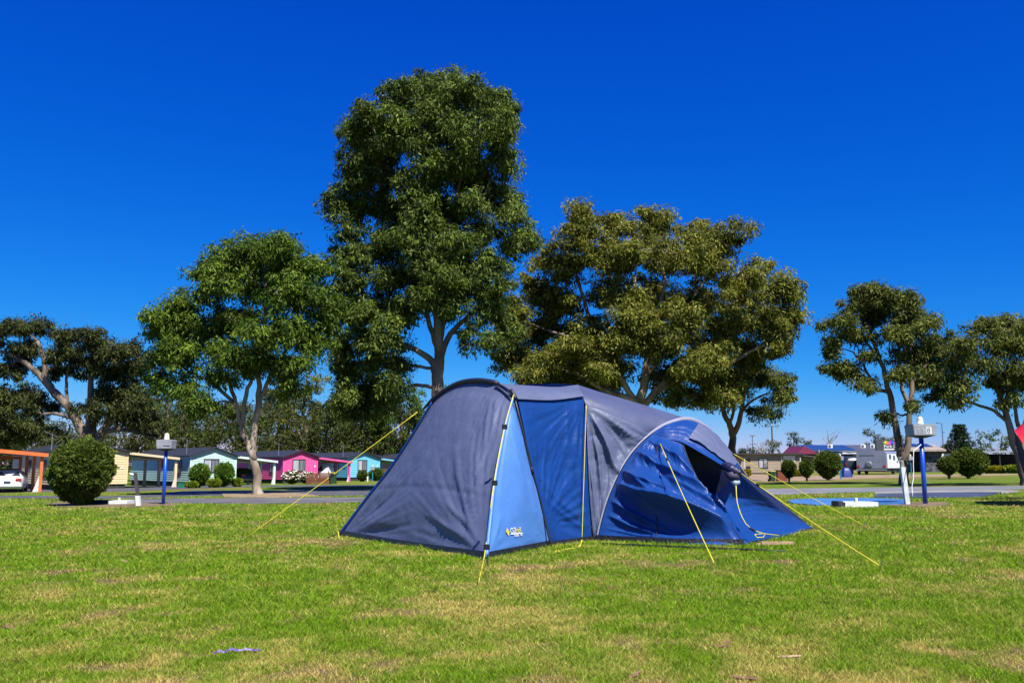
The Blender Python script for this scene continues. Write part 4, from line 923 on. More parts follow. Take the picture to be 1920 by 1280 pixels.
# things lying by the tent
g = G(1455, 1021); r0 = thing('timber_plank', 'weathered timber offcut lying at the tent awning corner', 'plank', g, R(8))
MB().prism([(-.30, .012), (-.24, .0), (.26, .004), (.27, .045), (-.24, .05)], -.05, .05).build('board', mat('timber', (.42, .27, .16), .85, .3, 9, .3, 20, stretch=(.3, 3, 3)), r0)
q = [G(1130, 1021), G(1240, 1026), G(1360, 1031), G(1436, 1034)]
pl = thing('tent_pole', 'spare black tent pole lying in the grass before the tent', 'pole', q[0])
MB().tube([p + Vector((0, 0, .022)) - q[0] for p in q], .016, 6).build('rod', black, pl)
MB().tube([q[-1] + Vector((0, 0, .022)) - q[0], G(1474, 1036) + Vector((0, 0, .02)) - q[0]], .010, 6).build('ferrule', peg_m, pl)
pp = mat('purple_ribbon', (.13, .085, .27), .5, .3, 15)
q = [G(x, y) + Vector((0, 0, z)) for x, y, z in ((400, 1232, .022), (410, 1229, .034), (420, 1229, .026), (432, 1226, .036), (446, 1227, .030), (462, 1226, .036), (474, 1225, .026), (488, 1222, .016))]
rb = MB(); c = crv(q, 28)
rb.add([p + Vector((0, 0, .006 + .004 * math.sin(k * 1.7))) for k, p in enumerate(c)] + [p - Vector((0, .008, .006)) for p in c], [(i, i + 1, i + 30, i + 29) for i in range(28)])
tag(rb.build('ribbon', pp), 'crumpled purple ribbon lying in the foreground grass', 'ribbon')
barkc = mat('bark_chip', (.20, .10, .06), .9, .4, 12, .5, 20)
chips = [(1362, 1206, .13, 'reddish bark strip right of centre in the near grass'), (1352, 1214, .16, 'long reddish bark strip just below another in the near grass'), (1190, 1268, .15, 'reddish bark piece at the bottom edge left of the dark leaf'), (1398, 1274, .22, 'large reddish bark piece at the bottom edge'),
         (20, 1179, .20, 'brown bark lump in the grass at the left edge'), (234, 1053, .12, 'pale curled bark chip on the dry left lawn'), (684, 1042, .05, 'tiny dark chip in the grass left of the tent corner'), (1480, 1234, .2, 'pale brown bark strip in the near right grass')]
for i, (px, py, l, lab) in enumerate(chips):
    l *= .36; p = G(px, py); rd = random.Random(i); an = rd.uniform(-.9, .9); a = Vector((math.cos(an), math.sin(an), 0)); b_ = Vector((-a.y, a.x, 0))
    mb = MB(); n = 7
    for k in range(n):
        s = k / (n - 1) * 2 - 1; w_ = l * (.26 + .1 * math.sin(k * 2.3 + i)) * (1 - .8 * abs(s) ** 2) + .003
        for e in (-1, 0, 1): mb.v.append(p + a * (s * l) + b_ * (e * w_) + Vector((0, 0, .013 + (.008 if e == 0 else 0) + .012 * s * math.sin(i))))
    for k in range(n - 1):
        for e in (0, 1): mb.f.append((k * 3 + e, k * 3 + e + 1, k * 3 + e + 4, k * 3 + e + 3))
    for k in range(n * 3): mb.v.append(mb.v[k] - Vector((0, 0, .012)))
    m0 = n * 3
    for k in range(n - 1):
        for e in (0, 1): mb.f.append((m0 + k * 3 + e + 3, m0 + k * 3 + e + 4, m0 + k * 3 + e + 1, m0 + k * 3 + e))
    o = mb.build('bark_chip', barkc if i not in (5, 7) else mat('bark_chip_pale', (.42, .28, .18), .9, .3, 12)); tag(o, lab, 'bark', 'bark chips in the grass')

# ------------------------------------------------------------------ power posts, taps
def power_post(px, py, top_px, label, txt=None, slot=False):
    g = G(px, py); mpp = g.y / F; H = (py - top_px) * mpp
    r_ = thing('power_post', label, 'power post', g)
    bw = 44 * mpp / 2 if txt else 29 * mpp / 2; bd = bw * .85; s = H / 2.5
    zb = H - .56 * s; zt = H - .24 * s
    MB().tube([(0, 0, -.3), (0, 0, zb + .05)], .065, 14).build('pole', mat('post_blue', (.008, .075, .48), .35, .1, 4), r_, smooth=True)
    gm = mat('box_grey', (.30, .32, .35), .55, .08, 6)
    bx = MB(); bx.prism([(-bw * .94, zb), (bw * .94, zb), (bw, zt - .05), (bw * .98, zt), (-bw * .98, zt), (-bw, zt - .05)], -bd, bd)
    body = bx.build('meter_box', gm, r_, bevel=.012)
    MB().add([(-bw * .9, -bd * .9, zb), (bw * .9, -bd * .9, zb), (bw * .9, bd * .9, zb), (-bw * .9, bd * .9, zb), (-.09, -.09, zb - .07 * s), (.09, -.09, zb - .07 * s), (.09, .09, zb - .07 * s), (-.09, .09, zb - .07 * s)],
             [(0, 1, 5, 4), (1, 2, 6, 5), (2, 3, 7, 6), (3, 0, 4, 7), (4, 5, 6, 7)]).build('underside', mat('box_dark', (.05, .055, .06), .7), body)
    MB().box(-bw * 1.01, -bd * 1.012, zt - .075 * s, bw * 1.01, bd * 1.012, zt - .06 * s).build('lid_rim', gm, body)
    MB().lathe([(.095 * s, zt), (.10 * s, zt + .03 * s), (.086 * s, zt + .032 * s), (.084 * s, zt + .15 * s), (.066 * s, zt + .205 * s), (.03 * s, zt + .232 * s), (.004, zt + .238 * s)], sides=18).build('lamp_dome', mat('dome_cream', (.64, .60, .47), .35, .04, 6), r_, smooth=True)
    if slot: MB().box(-.02, -bd * 1.03, zb + .085 * s, bw * .78, -bd * .98, zb + .11 * s).build('slot', mat('slot_dark', (.02, .03, .06), .6), body)
    if txt:
        MB().box(.03, -bd * 1.01 - .004, zb + .05, .03 + .15, -bd * .99, zb + .24).build('number_plate', whitep, body)
        for t0, x0, m0 in txt:
            ob = textmesh('number', t0, .215, m0, body)
            ob.location = (x0, -bd * 1.01 - .007, zb + .072); ob.rotation_euler = (math.pi / 2, 0, 0)
    return r_
power_post(306, 945, 814, 'blue power post with grey box and lamp dome on the left lawn', slot=True)
power_post(1735, 944, 783, 'blue power post with numbered grey box on the right', txt=[('8', .042, black), ('13', -.25, mat('faded', (.40, .43, .48), .6))])
def tap_post(name, label, px, py, tpx, tpy, w, m_low, m_up, split):
    g = G(px, py); r_ = thing(name, label, 'tap post', g); tp = P(tpx, tpy, g.y) - g
    mid = tp * split; mpp = g.y / F; hw = w * mpp / 2
    def leanbox(a, b, h, nm, m):
        vs = [v + Vector((x * h, y * h, 0)) for v in (a, b) for x, y in ((-1, -1), (1, -1), (1, 1), (-1, 1))]
        return MB().add(vs, [(3, 2, 1, 0), (4, 5, 6, 7), (0, 1, 5, 4), (1, 2, 6, 5), (2, 3, 7, 6), (3, 0, 4, 7)]).build(nm, m, r_)
    leanbox(Vector((0, 0, -.2)), mid, hw, 'sleeve', m_low); leanbox(mid, tp, hw * .72, 'stake', m_up)
    brass = mat('tap_metal', (.5, .5, .48), .35, .2, 20, metal=.7)
    t_ = MB().tube([tp + Vector((-.02, -hw, -.06)), tp + Vector((-.13, -hw - .03, -.02)), tp + Vector((-.17, -hw - .03, -.08))], .022, 6).build('tap', brass, r_)
    MB().tube([tp + Vector((-.09, -hw - .02, 0)), tp + Vector((-.06, -hw - .02, .07))], .014, 6).build('handle', brass, t_)
    MB().box(-.075, -.012, .06, .05, .012, .085, Matrix.Translation(tp + Vector((-.06, -hw - .02, 0)))).build('handle', brass, t_)
    return r_
white = mat('white_paint', (.78, .79, .78), .5, .06, 5)
tap_post('tap_post', 'dark leaning tap stake in a white sleeve beside the left power post', 261, 948, 253, 886, 7, white, mat('stake_dark', (.06, .05, .055), .7, .3, 9), .31)
tp = tap_post('tap_post', 'white leaning tap post left of the numbered power post', 1702, 945, 1690, 862, 8, mat('post_white', (.62, .68, .64), .5, .12, 5), mat('stake_grey', (.30, .27, .22), .7, .3, 9), .84)
def hose():
    pts = [P(1713, 845, 25.6), P(1712.5, 870, 25.5), P(1713, 893, 25.4), P(1710, 912, 25.3), P(1711, 930, 25.2), G(1708, 946)]
    g = pts[-1].copy(); r_ = thing('hose', 'white hose hanging between the tap post and power post', 'hose', g)
    MB().tube([p - g for p in crv(pts, 24)], .010, 6).build('tube', white, r_, smooth=True)
    b = pts[0]; MB().tube([b - g, P(1727, 833, 25.72) - g], .010, 6).build('elbow', white, r_)
hose()
def sump(px, py, w, label, dark):
    g = G(px, py); mpp = g.y / F; r_ = thing('drain_sump', label, 'drain', g); hw = w * mpp / 2; h = .13
    fr = MB(); t0 = .12
    for a in ((-hw, -.35, hw, -.35 + t0), (-hw, .35 - t0, hw, .35), (-hw, -.35 + t0, -hw + t0, .35 - t0), (hw - t0, -.35 + t0, hw, .35 - t0)): fr.box(a[0], a[1], -.1, a[2], a[3], h)
    fr.build('frame', white, r_); MB().box(-hw + t0, -.35 + t0, 0, hw - t0, .35 - t0, .05).build('grate', mat('grate', (.2, .2, .21), .8), r_)
    MB().tube([(-.06, -.1, .04), (-.06, -.1, .24)], .05, 8).build('pipe', white, r_)
    if dark: MB().box(-hw - dark, -.3, -.05, -hw - .01, .25, h + .02).build('cover', mat('cover_dark', (.03, .03, .045), .6, .3, 7), r_, bevel=.02)
sump(1607, 949, 60, 'white concrete drain sump on the blue pad edge', .18)
sump(228, 944, 34, 'white drain sump with dark lid right of the round bush', .75)

# ------------------------------------------------------------------ cabins
dark_roof = mat('roof_charcoal', (.022, .026, .04), .6, .15, 3)
glass = mat('window_glass', (.03, .035, .05), .08, .1, 3, spec=.8)
curtain = mat('curtain', (.62, .62, .64), .8, .15, 12, stretch=(6, 6, .2))
frame_m = mat('frame_dark', (.02, .02, .022), .5)
def boards(mb, p0, p1, z0, z1f, bh=.19, top=None):
    """weatherboards from p0 to p1 (x,y); z1f(s) gives the top height at s in 0..1; each board leans out at its foot"""
    p0 = Vector((*p0, 0)); p1 = Vector((*p1, 0)); d = (p1 - p0).normalized(); n = Vector((d.y, -d.x, 0)); L = (p1 - p0).length
    zm = max(z1f(s / 20) for s in range(21)); z = z0
    while z < zm - .01:
        zt = min(z + bh, zm)
        ss = [s / 40 for s in range(41) if z1f(s / 40) >= zt - .02]
        if len(ss) < 2: break
        a, b = p0 + d * L * ss[0], p0 + d * L * ss[-1]
        mb.add([a + n * .028 + Vector((0, 0, z)), b + n * .028 + Vector((0, 0, z)), b + n * .004 + Vector((0, 0, zt)), a + n * .004 + Vector((0, 0, zt)),
                a + Vector((0, 0, z)), b + Vector((0, 0, z))], [(0, 1, 2, 3), (4, 5, 1, 0)])
        z += bh
    # solid backing in the same plane family
    pts = [p0 + Vector((0, 0, z0)), p1 + Vector((0, 0, z0))] + [p0 + d * L * s + Vector((0, 0, z1f(s))) for s in (1, .75, .5, .25, 0)]
    mb.add(pts, [tuple(range(len(pts)))]); return mb
def window(parent, p, dx, w, h, z, n, cur=True):
    """p: centre x,y on wall, dx: wall direction, n: outward normal"""
    M = Matrix.Identity(4); M.col[0][:3] = dx; M.col[1][:3] = -n; M.col[2][:3] = (0, 0, 1); M.translation = Vector((p[0], p[1], z)) + n * .03
    f = MB(); t0 = .06
    f.box(-w / 2, -.05, 0, w / 2, .02, t0, M).box(-w / 2, -.05, h - t0, w / 2, .02, h, M).box(-w / 2, -.05, t0, -w / 2 + t0, .02, h - t0, M).box(w / 2 - t0, -.05, t0, w / 2, .02, h - t0, M).box(-.03, -.055, t0, .03, .02, h - t0, M)
    fo = f.build('window', frame_m, parent)
    for s in (-1, 1):
        a, b = (-w / 2 + t0, -.03) if s < 0 else (.03, w / 2 - t0)
        MB().box(a, -.015, t0, b, -.005, h - t0, M).build('pane', mat('curtained_pane', (.42, .43, .47), .15, .35, 7, spec=.8, stretch=(5, 5, .15)) if (cur and s < 0) else mat('grey_pane', (.16, .165, .19), .12, .4, 6, spec=.8, stretch=(5, 5, .15)) if cur else glass, fo)
    return fo
def cabin(label, pxl, Dl, pxr, col, length=14.0, yaw=42, eave=2.45, peak=3.02, carport=None, cp_col=None, win=True, antenna=True, cpw=3.8, cpd=5.2, wx=.45, ww=1.35):
    g = P(pxl, 872, Dl); g.z = gz(g.x, g.y); a = Vector((math.cos(R(yaw)), math.sin(R(yaw)), 0))
    w = 3.0
    for _ in range(30):
        q = g + a * w; cur = pxof((q.x, q.y, 0))[0]; w += (pxr - cur) * g.y / F * .9
    r_ = thing('cabin', label, 'cabin', g, R(yaw))
    wm = mat('boards_' + label.split()[0], col, .6, .05, 2)
    trim = mat('trim_' + label.split()[0], tuple(min(.85, c * 1.12) for c in col), .55, .03, 2)
    z0 = .38
    gab = lambda s: eave + (peak - eave) * (1 - abs(2 * s - 1))
    fw = boards(MB(), (0, 0), (w, 0), z0, gab).build('front_wall', wm, r_)
    sw = boards(MB(), (0, length), (0, 0), z0, lambda s: eave).build('side_wall', wm, r_)
    rw = boards(MB(), (w, 0), (w, length), z0, lambda s: eave).build('side_wall', wm, r_)
    boards(MB(), (w, length), (0, length), z0, gab).build('rear_wall', wm, r_)
    MB().box(.06, .06, -.5, w - .06, length - .06, z0 - .002).build('skirting', mat('skirting_dark', (.03, .028, .03), .9, .3, 4), r_)
    for x in (0, w):
        MB().box(x - .05, -.05, z0, x + .05, .03, eave - .02).build('corner_board', trim, r_)
    # roof: two sloping sheets with thickness
    ov = .22; sl_ = (peak - eave) / (w / 2); t0 = .09
    for s in (-1, 1):
        x0 = w / 2; x1 = w / 2 + s * (w / 2 + ov); zt = peak + .03; zb = zt - sl_ * (w / 2 + ov)
        mb = MB(); mb.prism([(x0, zt), (x1, zb), (x1, zb + t0), (x0, zt + t0)] if s > 0 else [(x1, zb), (x0, zt), (x0, zt + t0), (x1, zb + t0)], -.28, length + .2)
        rf = mb.build('roof', dark_roof, r_)
        for k in range(int(length / .8)):
            y = -.1 + k * .8; MB().add([(x0, y, zt + t0), (x0, y + .05, zt + t0), (x1, y + .05, zb + t0), (x1, y, zb + t0), (x0, y, zt + t0 + .03), (x0, y + .05, zt + t0 + .03), (x1, y + .05, zb + t0 + .03), (x1, y, zb + t0 + .03)],
                [(4, 5, 6, 7), (0, 3, 7, 4), (1, 5, 6, 2), (0, 4, 5, 1), (3, 2, 6, 7)]).build('roof_rib', dark_roof, rf)
    if win:
        fo = window(r_, (w * wx, 0), Vector((1, 0, 0)), ww, 1.15, 1.12, Vector((0, -1, 0)))
        window(r_, (0, 2.2), Vector((0, -1, 0)), .8, 1.2, 1.0, Vector((-1, 0, 0)))
        window(r_, (0, 6.4), Vector((0, -1, 0)), .7, .7, 1.55, Vector((-1, 0, 0)), False)
    MB().box(w * .93 - .09, -.045, 1.55, w * .93 + .09, -.03, 1.68).build('number_plate', whitep, r_)
    if antenna:
        an = MB().tube([(.1, 1.2, eave), (.1, 1.2, peak + .75)], .022, 5).build('antenna', mat('galv', (.45, .46, .48), .4, .1, 8, metal=.6), r_)
        MB().tube([(-.5, 1.2, peak + .95), (.5, 1.25, peak + .55)], .015, 4).build('antenna_boom', MATS['galv'], an)
    if carport:
        cm = mat('carport_' + label.split()[0], cp_col, .55, .05, 3); x0, x1 = w + .06, w + cpw
        z0_, z1_ = eave - .02, eave - .42
        rf = MB().prism([(x0, z0_), (x1, z1_), (x1, z1_ + .04), (x0, z0_ + .04)], -.2, cpd).build('carport_roof', mat('carport_sheet', (.30, .29, .28), .6, .1, 3), r_)
        MB().prism([(x0, z0_ - .13), (x1 + .02, z1_ - .13), (x1 + .02, z1_ + .05), (x0, z0_ + .05)], -.26, -.202).build('fascia', cm, rf)
        MB().box(x1 + .002, -.2, z1_ - .13, x1 + .04, cpd, z1_ + .03).build('fascia', cm, rf)
        for k in range(4): 
            y = -.1 + k * (cpd - .1) / 3; MB().box(x0, y, z1_ - .13 + .0, x1 - .01, y + .06, z1_ - .03).build('rafter', cm, rf) if k else None
        for y in (-.05, cpd * .5, cpd - .25):
            MB().box(x1 - .28, y, -.5, x1 - .08, y + .2, z1_ - .005).build('carport_post', cm, r_)
        MB().add([(x1 - .21, -.04, -.1), (x1 - .5, -.04, -.1), (x1 - .21, -.04, 1.0), (x1 - .21, .02, -.1), (x1 - .5, .02, -.1), (x1 - .21, .02, 1.0)],
                 [(0, 2, 1), (3, 4, 5), (1, 2, 5, 4)]).build('post_brace', mat('brace_white', (.7, .66, .64), .6), r_)
    return r_, w, a
cream, wc, ac = cabin('cream weatherboard cabin half hidden behind the large round bush', 100, 66, 237, (.74, .58, .31), carport=True, cp_col=(.76, .60, .36), eave=2.8, peak=3.4, cpw=4.0, cpd=7.0, length=12)
mint, wm_, am = cabin('mint green weatherboard cabin with two feathery shrubs in front', 357, 74, 441, (.52, .76, .66), carport=True, cp_col=(.66, .80, .74), eave=2.5, peak=3.15)
pink, wp, ap_ = cabin('pink weatherboard cabin with rose bushes in front', 531, 84, 594, (.86, .09, .33), carport=True, cp_col=(.80, .10, .34))
blue, wb, ab = cabin('blue weatherboard cabin partly covered by the tent guy rope', 652, 97, 711, (.15, .52, .74), carport=True, cp_col=(.17, .50, .68), ww=1.2)
cabin('tan cabin at the end of the row beside the tent', 742, 112, 800, (.42, .27, .16), win=False, antenna=False)
def orange_carport():
    g = P(80, 872, 60); g.z = gz(g.x, g.y); r_ = thing('carport', 'orange framed carport with a white car at the left edge', 'carport', g, R(42))
    om = mat('orange_paint', (.78, .17, .04), .55, .08, 3)
    rf = MB().prism([(.15, 2.42), (-5.4, 2.9), (-5.4, 2.96), (.15, 2.48)], -.2, 5.8).build('carport_roof', mat('carport_sheet', (.3, .29, .28)), r_)
    MB().prism([(.25, 2.32), (-5.5, 2.82), (-5.5, 3.06), (.25, 2.56)], -.27, -.202).build('fascia', om, rf)
    for y in (-.05, 1.8, 3.7, 5.5): MB().box(-.16, y, -.3, .02, y + .18, 2.4).build('carport_post', om, r_)
    for y in (1.8, 3.7, 5.5): MB().box(-5.3, y, -.3, -5.15, y + .15, 2.8).build('carport_post', om, r_)
    MB().box(-5.2, 5.6, 2.2, .0, 5.7, 2.4).build('rail', om, r_); MB().box(-5.2, 5.62, -.3, .0, 5.68, 1.55).build('rear_screen', mat('screen_brown', (.20, .10, .06), .8, .2, 4), r_)
    MB().add([(-.17, -.04, -.1), (-.55, -.04, -.1), (-.17, -.04, 1.1), (-.17, .02, -.1), (-.55, .02, -.1), (-.17, .02, 1.1)], [(0, 2, 1), (3, 4, 5), (1, 2, 5, 4)]).build('post_brace', mat('brace_white', (.7, .66, .64)), r_)
orange_carport()

# ------------------------------------------------------------------ vehicles
rubber = mat('tyre', (.012, .012, .013), .85); alloy = mat('alloy', (.5, .5, .52), .3, .05, 8, metal=.9)
tail = mat('tail_light', (.45, .015, .012), .25); plate_m = mat('plate', (.02, .03, .07), .5)
def car(label, g, rotz, paint, name='parked_car', kind='sedan', lift=0.0):
    r_ = thing(name, label, 'car', g, rotz)
    # sections along y from the tail: (y, half width, sill z, belt z, roof z, roof half width)
    S = {'sedan': [(0, .70, .42, .95, .97, .62), (.08, .84, .28, 1.0, 1.02, .70), (.55, .88, .22, 1.02, 1.05, .72), (1.05, .89, .22, .98, 1.36, .58), (1.6, .90, .22, .96, 1.46, .60), (2.6, .90, .22, .95, 1.46, .60), (3.2, .89, .22, .95, 1.20, .64), (3.6, .88, .22, .93, .98, .68), (4.3, .84, .25, .80, .82, .66), (4.6, .66, .38, .66, .68, .5)],
         'wagon': [(0, .78, .55, 1.05, 1.08, .66), (.08, .86, .40, 1.08, 1.62, .58), (.5, .90, .35, 1.06, 1.78, .62), (1.8, .91, .32, 1.05, 1.80, .64), (3.0, .91, .32, 1.05, 1.72, .62), (3.5, .90, .32, 1.05, 1.25, .66), (3.8, .89, .32, 1.02, 1.08, .7), (4.5, .86, .36, .96, .98, .68), (4.7, .7, .45, .8, .82, .5)]}[kind]
    V = []; Fc = []
    for y, hw, zs, zb, zr, rw in S:
        ring = [(-hw * .92, zs), (-hw, zs + .14), (-hw, zb - .06), (-hw * .97, zb), (-rw - .02, zr - .04), (-rw * .7, zr), (0, zr + .02)]
        ring = ring + [(-x, z) for x, z in ring[-2::-1]]
        V += [(x, y, z + lift) for x, z in ring]
    k = 13
    for i in range(len(S) - 1):
        for j in range(k - 1): Fc.append((i * k + j, i * k + j + 1, (i + 1) * k + j + 1, (i + 1) * k + j))
        Fc.append((i * k + k - 1, i * k, (i + 1) * k, (i + 1) * k + k - 1))
    Fc.append(tuple(range(k - 1, -1, -1))); Fc.append(tuple((len(S) - 1) * k + j for j in range(k)))
    MB().add(V, Fc).build('body', paint, r_, smooth=True)
    def glassq(pts, nm='window'):
        a, b, c, d = [Vector(p) for p in pts]; n = (b - a).cross(d - a).normalized() * .014
        MB().add([p + n for p in (a, b, c, d)] + [a, b, c, d], [(0, 1, 2, 3), (0, 4, 5, 1), (1, 5, 6, 2), (2, 6, 7, 3), (3, 7, 4, 0)]).build(nm, glass, r_)
    if kind == 'sedan':
        glassq([(-.66, .60, 1.08 + lift), (.66, .60, 1.08 + lift), (.54, 1.10, 1.37 + lift), (-.54, 1.10, 1.37 + lift)], 'rear_window')
        for s in (-1, 1):
            p = [(s * .885, 1.0, 1.0), (s * .885, 3.2, .98), (s * .64, 2.6, 1.41), (s * .62, 1.5, 1.41)]
            glassq([p[0], p[3], p[2], p[1]] if s > 0 else p, 'side_window')
            MB().box(min(s * .45, s * .82), -.035, .74 + lift, max(s * .45, s * .82), .06, .93 + lift).build('tail_light', tail, r_, bevel=.03)
    else:
        glassq([(-.66, .04, 1.15 + lift), (.66, .04, 1.15 + lift), (.52, .12, 1.6 + lift), (-.52, .12, 1.6 + lift)], 'rear_window')
        for s in (-1, 1):
            p = [(s * .90, .55, 1.12), (s * .90, 3.2, 1.12), (s * .67, 2.9, 1.64), (s * .67, .7, 1.70)]
            p = [(x, y, z + lift) for x, y, z in p]
            glassq([p[0], p[3], p[2], p[1]] if s > 0 else p, 'side_window')
            MB().box(min(s * .66, s * .80), -.03, .8 + lift, max(s * .66, s * .80), .06, 1.1 + lift).build('tail_light', tail, r_, bevel=.02)
    MB().box(-.19, -.045, .62 + lift, .19, -.0, .75 + lift).build('licence_plate', plate_m, r_)
    MB().box(-.84, -.07, .36 + lift, .84, .1, .56 + lift).build('bumper', paint, r_, bevel=.05)
    for y in (.95, 3.7):
        for s in (-1, 1):
            x = s * .80; M = Matrix.Translation((x, y, .32 + lift * .4)) @ Matrix.Rotation(math.pi / 2, 4, 'Y')
            rr = .32 + lift * .3
            w0 = MB().lathe([(rr * .6, -.11), (rr, -.09), (rr, .09), (rr * .6, .11)], sides=16); w0.v = [M @ v for v in w0.v]; wh = w0.build('wheel', rubber, r_, smooth=True)
            w1 = MB().lathe([(rr * .1, -.115), (rr * .58, -.112), (rr * .58, .112), (rr * .1, .115)], sides=12); w1.v = [M @ v for v in w1.v]; w1.build('rim', alloy, wh)
    return r_
wpaint = mat('paint_white', (.72, .74, .78), .25, .02, 2, spec=.6); dpaint = mat('paint_dark', (.03, .035, .05), .25, .02, 2)
g = P(16, 872, 58.5); g.z = gz(g.x, g.y); car('white sedan parked nose-in under the orange carport', g, R(24), wpaint)
def place_in(cab, w, x, y): 
    p = cab.matrix_world @ Vector((w + x, y, 0)) if False else cab.location + Matrix.Rotation(cab.rotation_euler.z, 3, 'Z') @ Vector((w + x, y, 0)); p.z = gz(p.x, p.y); return p
car('white wagon parked under the pink cabin carport behind the timber screens', place_in(pink, wp, 1.9, .5), R(78), wpaint, kind='wagon')
car('dark sedan in the shade of the mint cabin carport', place_in(mint, wm_, 1.8, .9), R(42), dpaint)
# bins, screens, small things before the cabins
def wheelie(label, px, py, h, lid=(.78, .6, .02), D=None):
    g = G(px, py) if D is None else P(px, 872, D); g.z = gz(g.x, g.y); r_ = thing('wheelie_bin', label, 'bin', g, R(10)); w = h * .52
    gb = mat('bin_green', (.012, .05, .018), .5, .1, 5); b0 = MB()
    b0.add([(-w * .42, -w * .42, .04), (w * .42, -w * .42, .04), (w * .42, w * .42, .04), (-w * .42, w * .42, .04), (-w / 2, -w / 2, h * .93), (w / 2, -w / 2, h * .93), (w / 2, w * .55, h * .93), (-w / 2, w * .55, h * .93)],
           [(3, 2, 1, 0), (4, 5, 6, 7), (0, 1, 5, 4), (1, 2, 6, 5), (2, 3, 7, 6), (3, 0, 4, 7)]); b0.build('body', gb, r_)
    MB().prism([(-w * .54, h * .932), (w * .54, h * .932), (w * .5, h * .985), (-w * .5, h * .985)], -w * .56, w * .6).build('lid', mat('bin_lid', lid, .5), r_, bevel=.01)
    for s in (-1, 1):
        M = Matrix.Translation((s * w * .47, w * .42, .09)) @ Matrix.Rotation(math.pi / 2, 4, 'Y'); q = MB().lathe([(.09, -.03), (.09, .03)], sides=10); q.v = [M @ v for v in q.v]; q.build('wheel', rubber, r_)
wheelie('green wheelie bin with yellow lid beside the timber screens', 626, 912, 1.0, D=76.5)
wheelie('green wheelie bin with yellow lid beside the brick pillar', 1448, 902.5, .74)
def screen(label, px0, px1, py, h):
    a, b = P(px0, 872, py), P(px1, 872, py); a.z = gz(a.x, a.y); b.z = gz(b.x, b.y); r_ = thing('timber_screen', label, 'screen', a); L = (b - a).length
    an = math.atan2(b.y - a.y, b.x - a.x); r_.rotation_euler = (0, 0, an)
    tm = mat('screen_timber', (.19, .06, .03), .75, .3, 6, .3, 20, stretch=(.4, 3, 6))
    n = 9
    for k in range(n): MB().box(0, -.012, .03 + k * h / n, L, .012, .03 + (k + .82) * h / n).build('slat', tm, r_)
    for x in (.04, L - .12): MB().box(x, .014, -.2, x + .08, .09, h).build('post', tm, r_)
screen('reddish slatted timber screen next to the rose bushes', 575, 597, 76.5, .95); screen('reddish slatted timber screen next to the green bin', 598, 620, 76.5, .95)
_g = P(342, 872, 68.5); _g.z = gz(_g.x, _g.y)
gb_ = thing('utility_box', 'small green utility box at the left corner of the mint cabin', 'utility box', _g)
MB().box(-.25, -.15, -.1, .25, .15, .36).build('cabinet', mat('box_green', (.01, .16, .09), .5), gb_, bevel=.02); MB().box(-.27, -.17, .36, .27, .17, .40).build('lid', mat('box_green2', (.012, .19, .11), .5), gb_)
def small_post(px, py, tp, label, D=None):
    g = G(px, py) if D is None else P(px, 872, D); g.z = gz(g.x, g.y); py = pxof(g)[1]; r_ = thing('power_post', label, 'power post', g); mpp = g.y / F; H = (py - tp) * mpp
    MB().tube([(0, 0, -.2), (0, 0, H - .45)], .05, 8).build('pole', mat('post_teal', (.02, .22, .42), .4), r_)
    MB().prism([(-.2, H - .5), (.2, H - .5), (.22, H - .2), (-.22, H - .2)], -.17, .17).build('meter_box', MATS['box_grey'], r_, bevel=.01)
    MB().lathe([(.08, H - .2), (.08, H - .06), (.03, H)], sides=10).build('lamp_dome', MATS['dome_cream'], r_)
small_post(699, 911, 872, 'small teal power post before the blue cabin', 90); small_post(1577, 898, 851, 'blue power post beside the big ball bush'); small_post(1709, 893, 852, 'far blue power post seen left of the numbered box post')
bo = thing('bollard', 'short white bollard before the blue cabin', 'bollard', P(689, 903.5, 89)); bo.location.z = gz(bo.location.x, bo.location.y); MB().lathe([(.08, -.1), (.08, .45), (.04, .5)], sides=8).build('stub', white, bo)

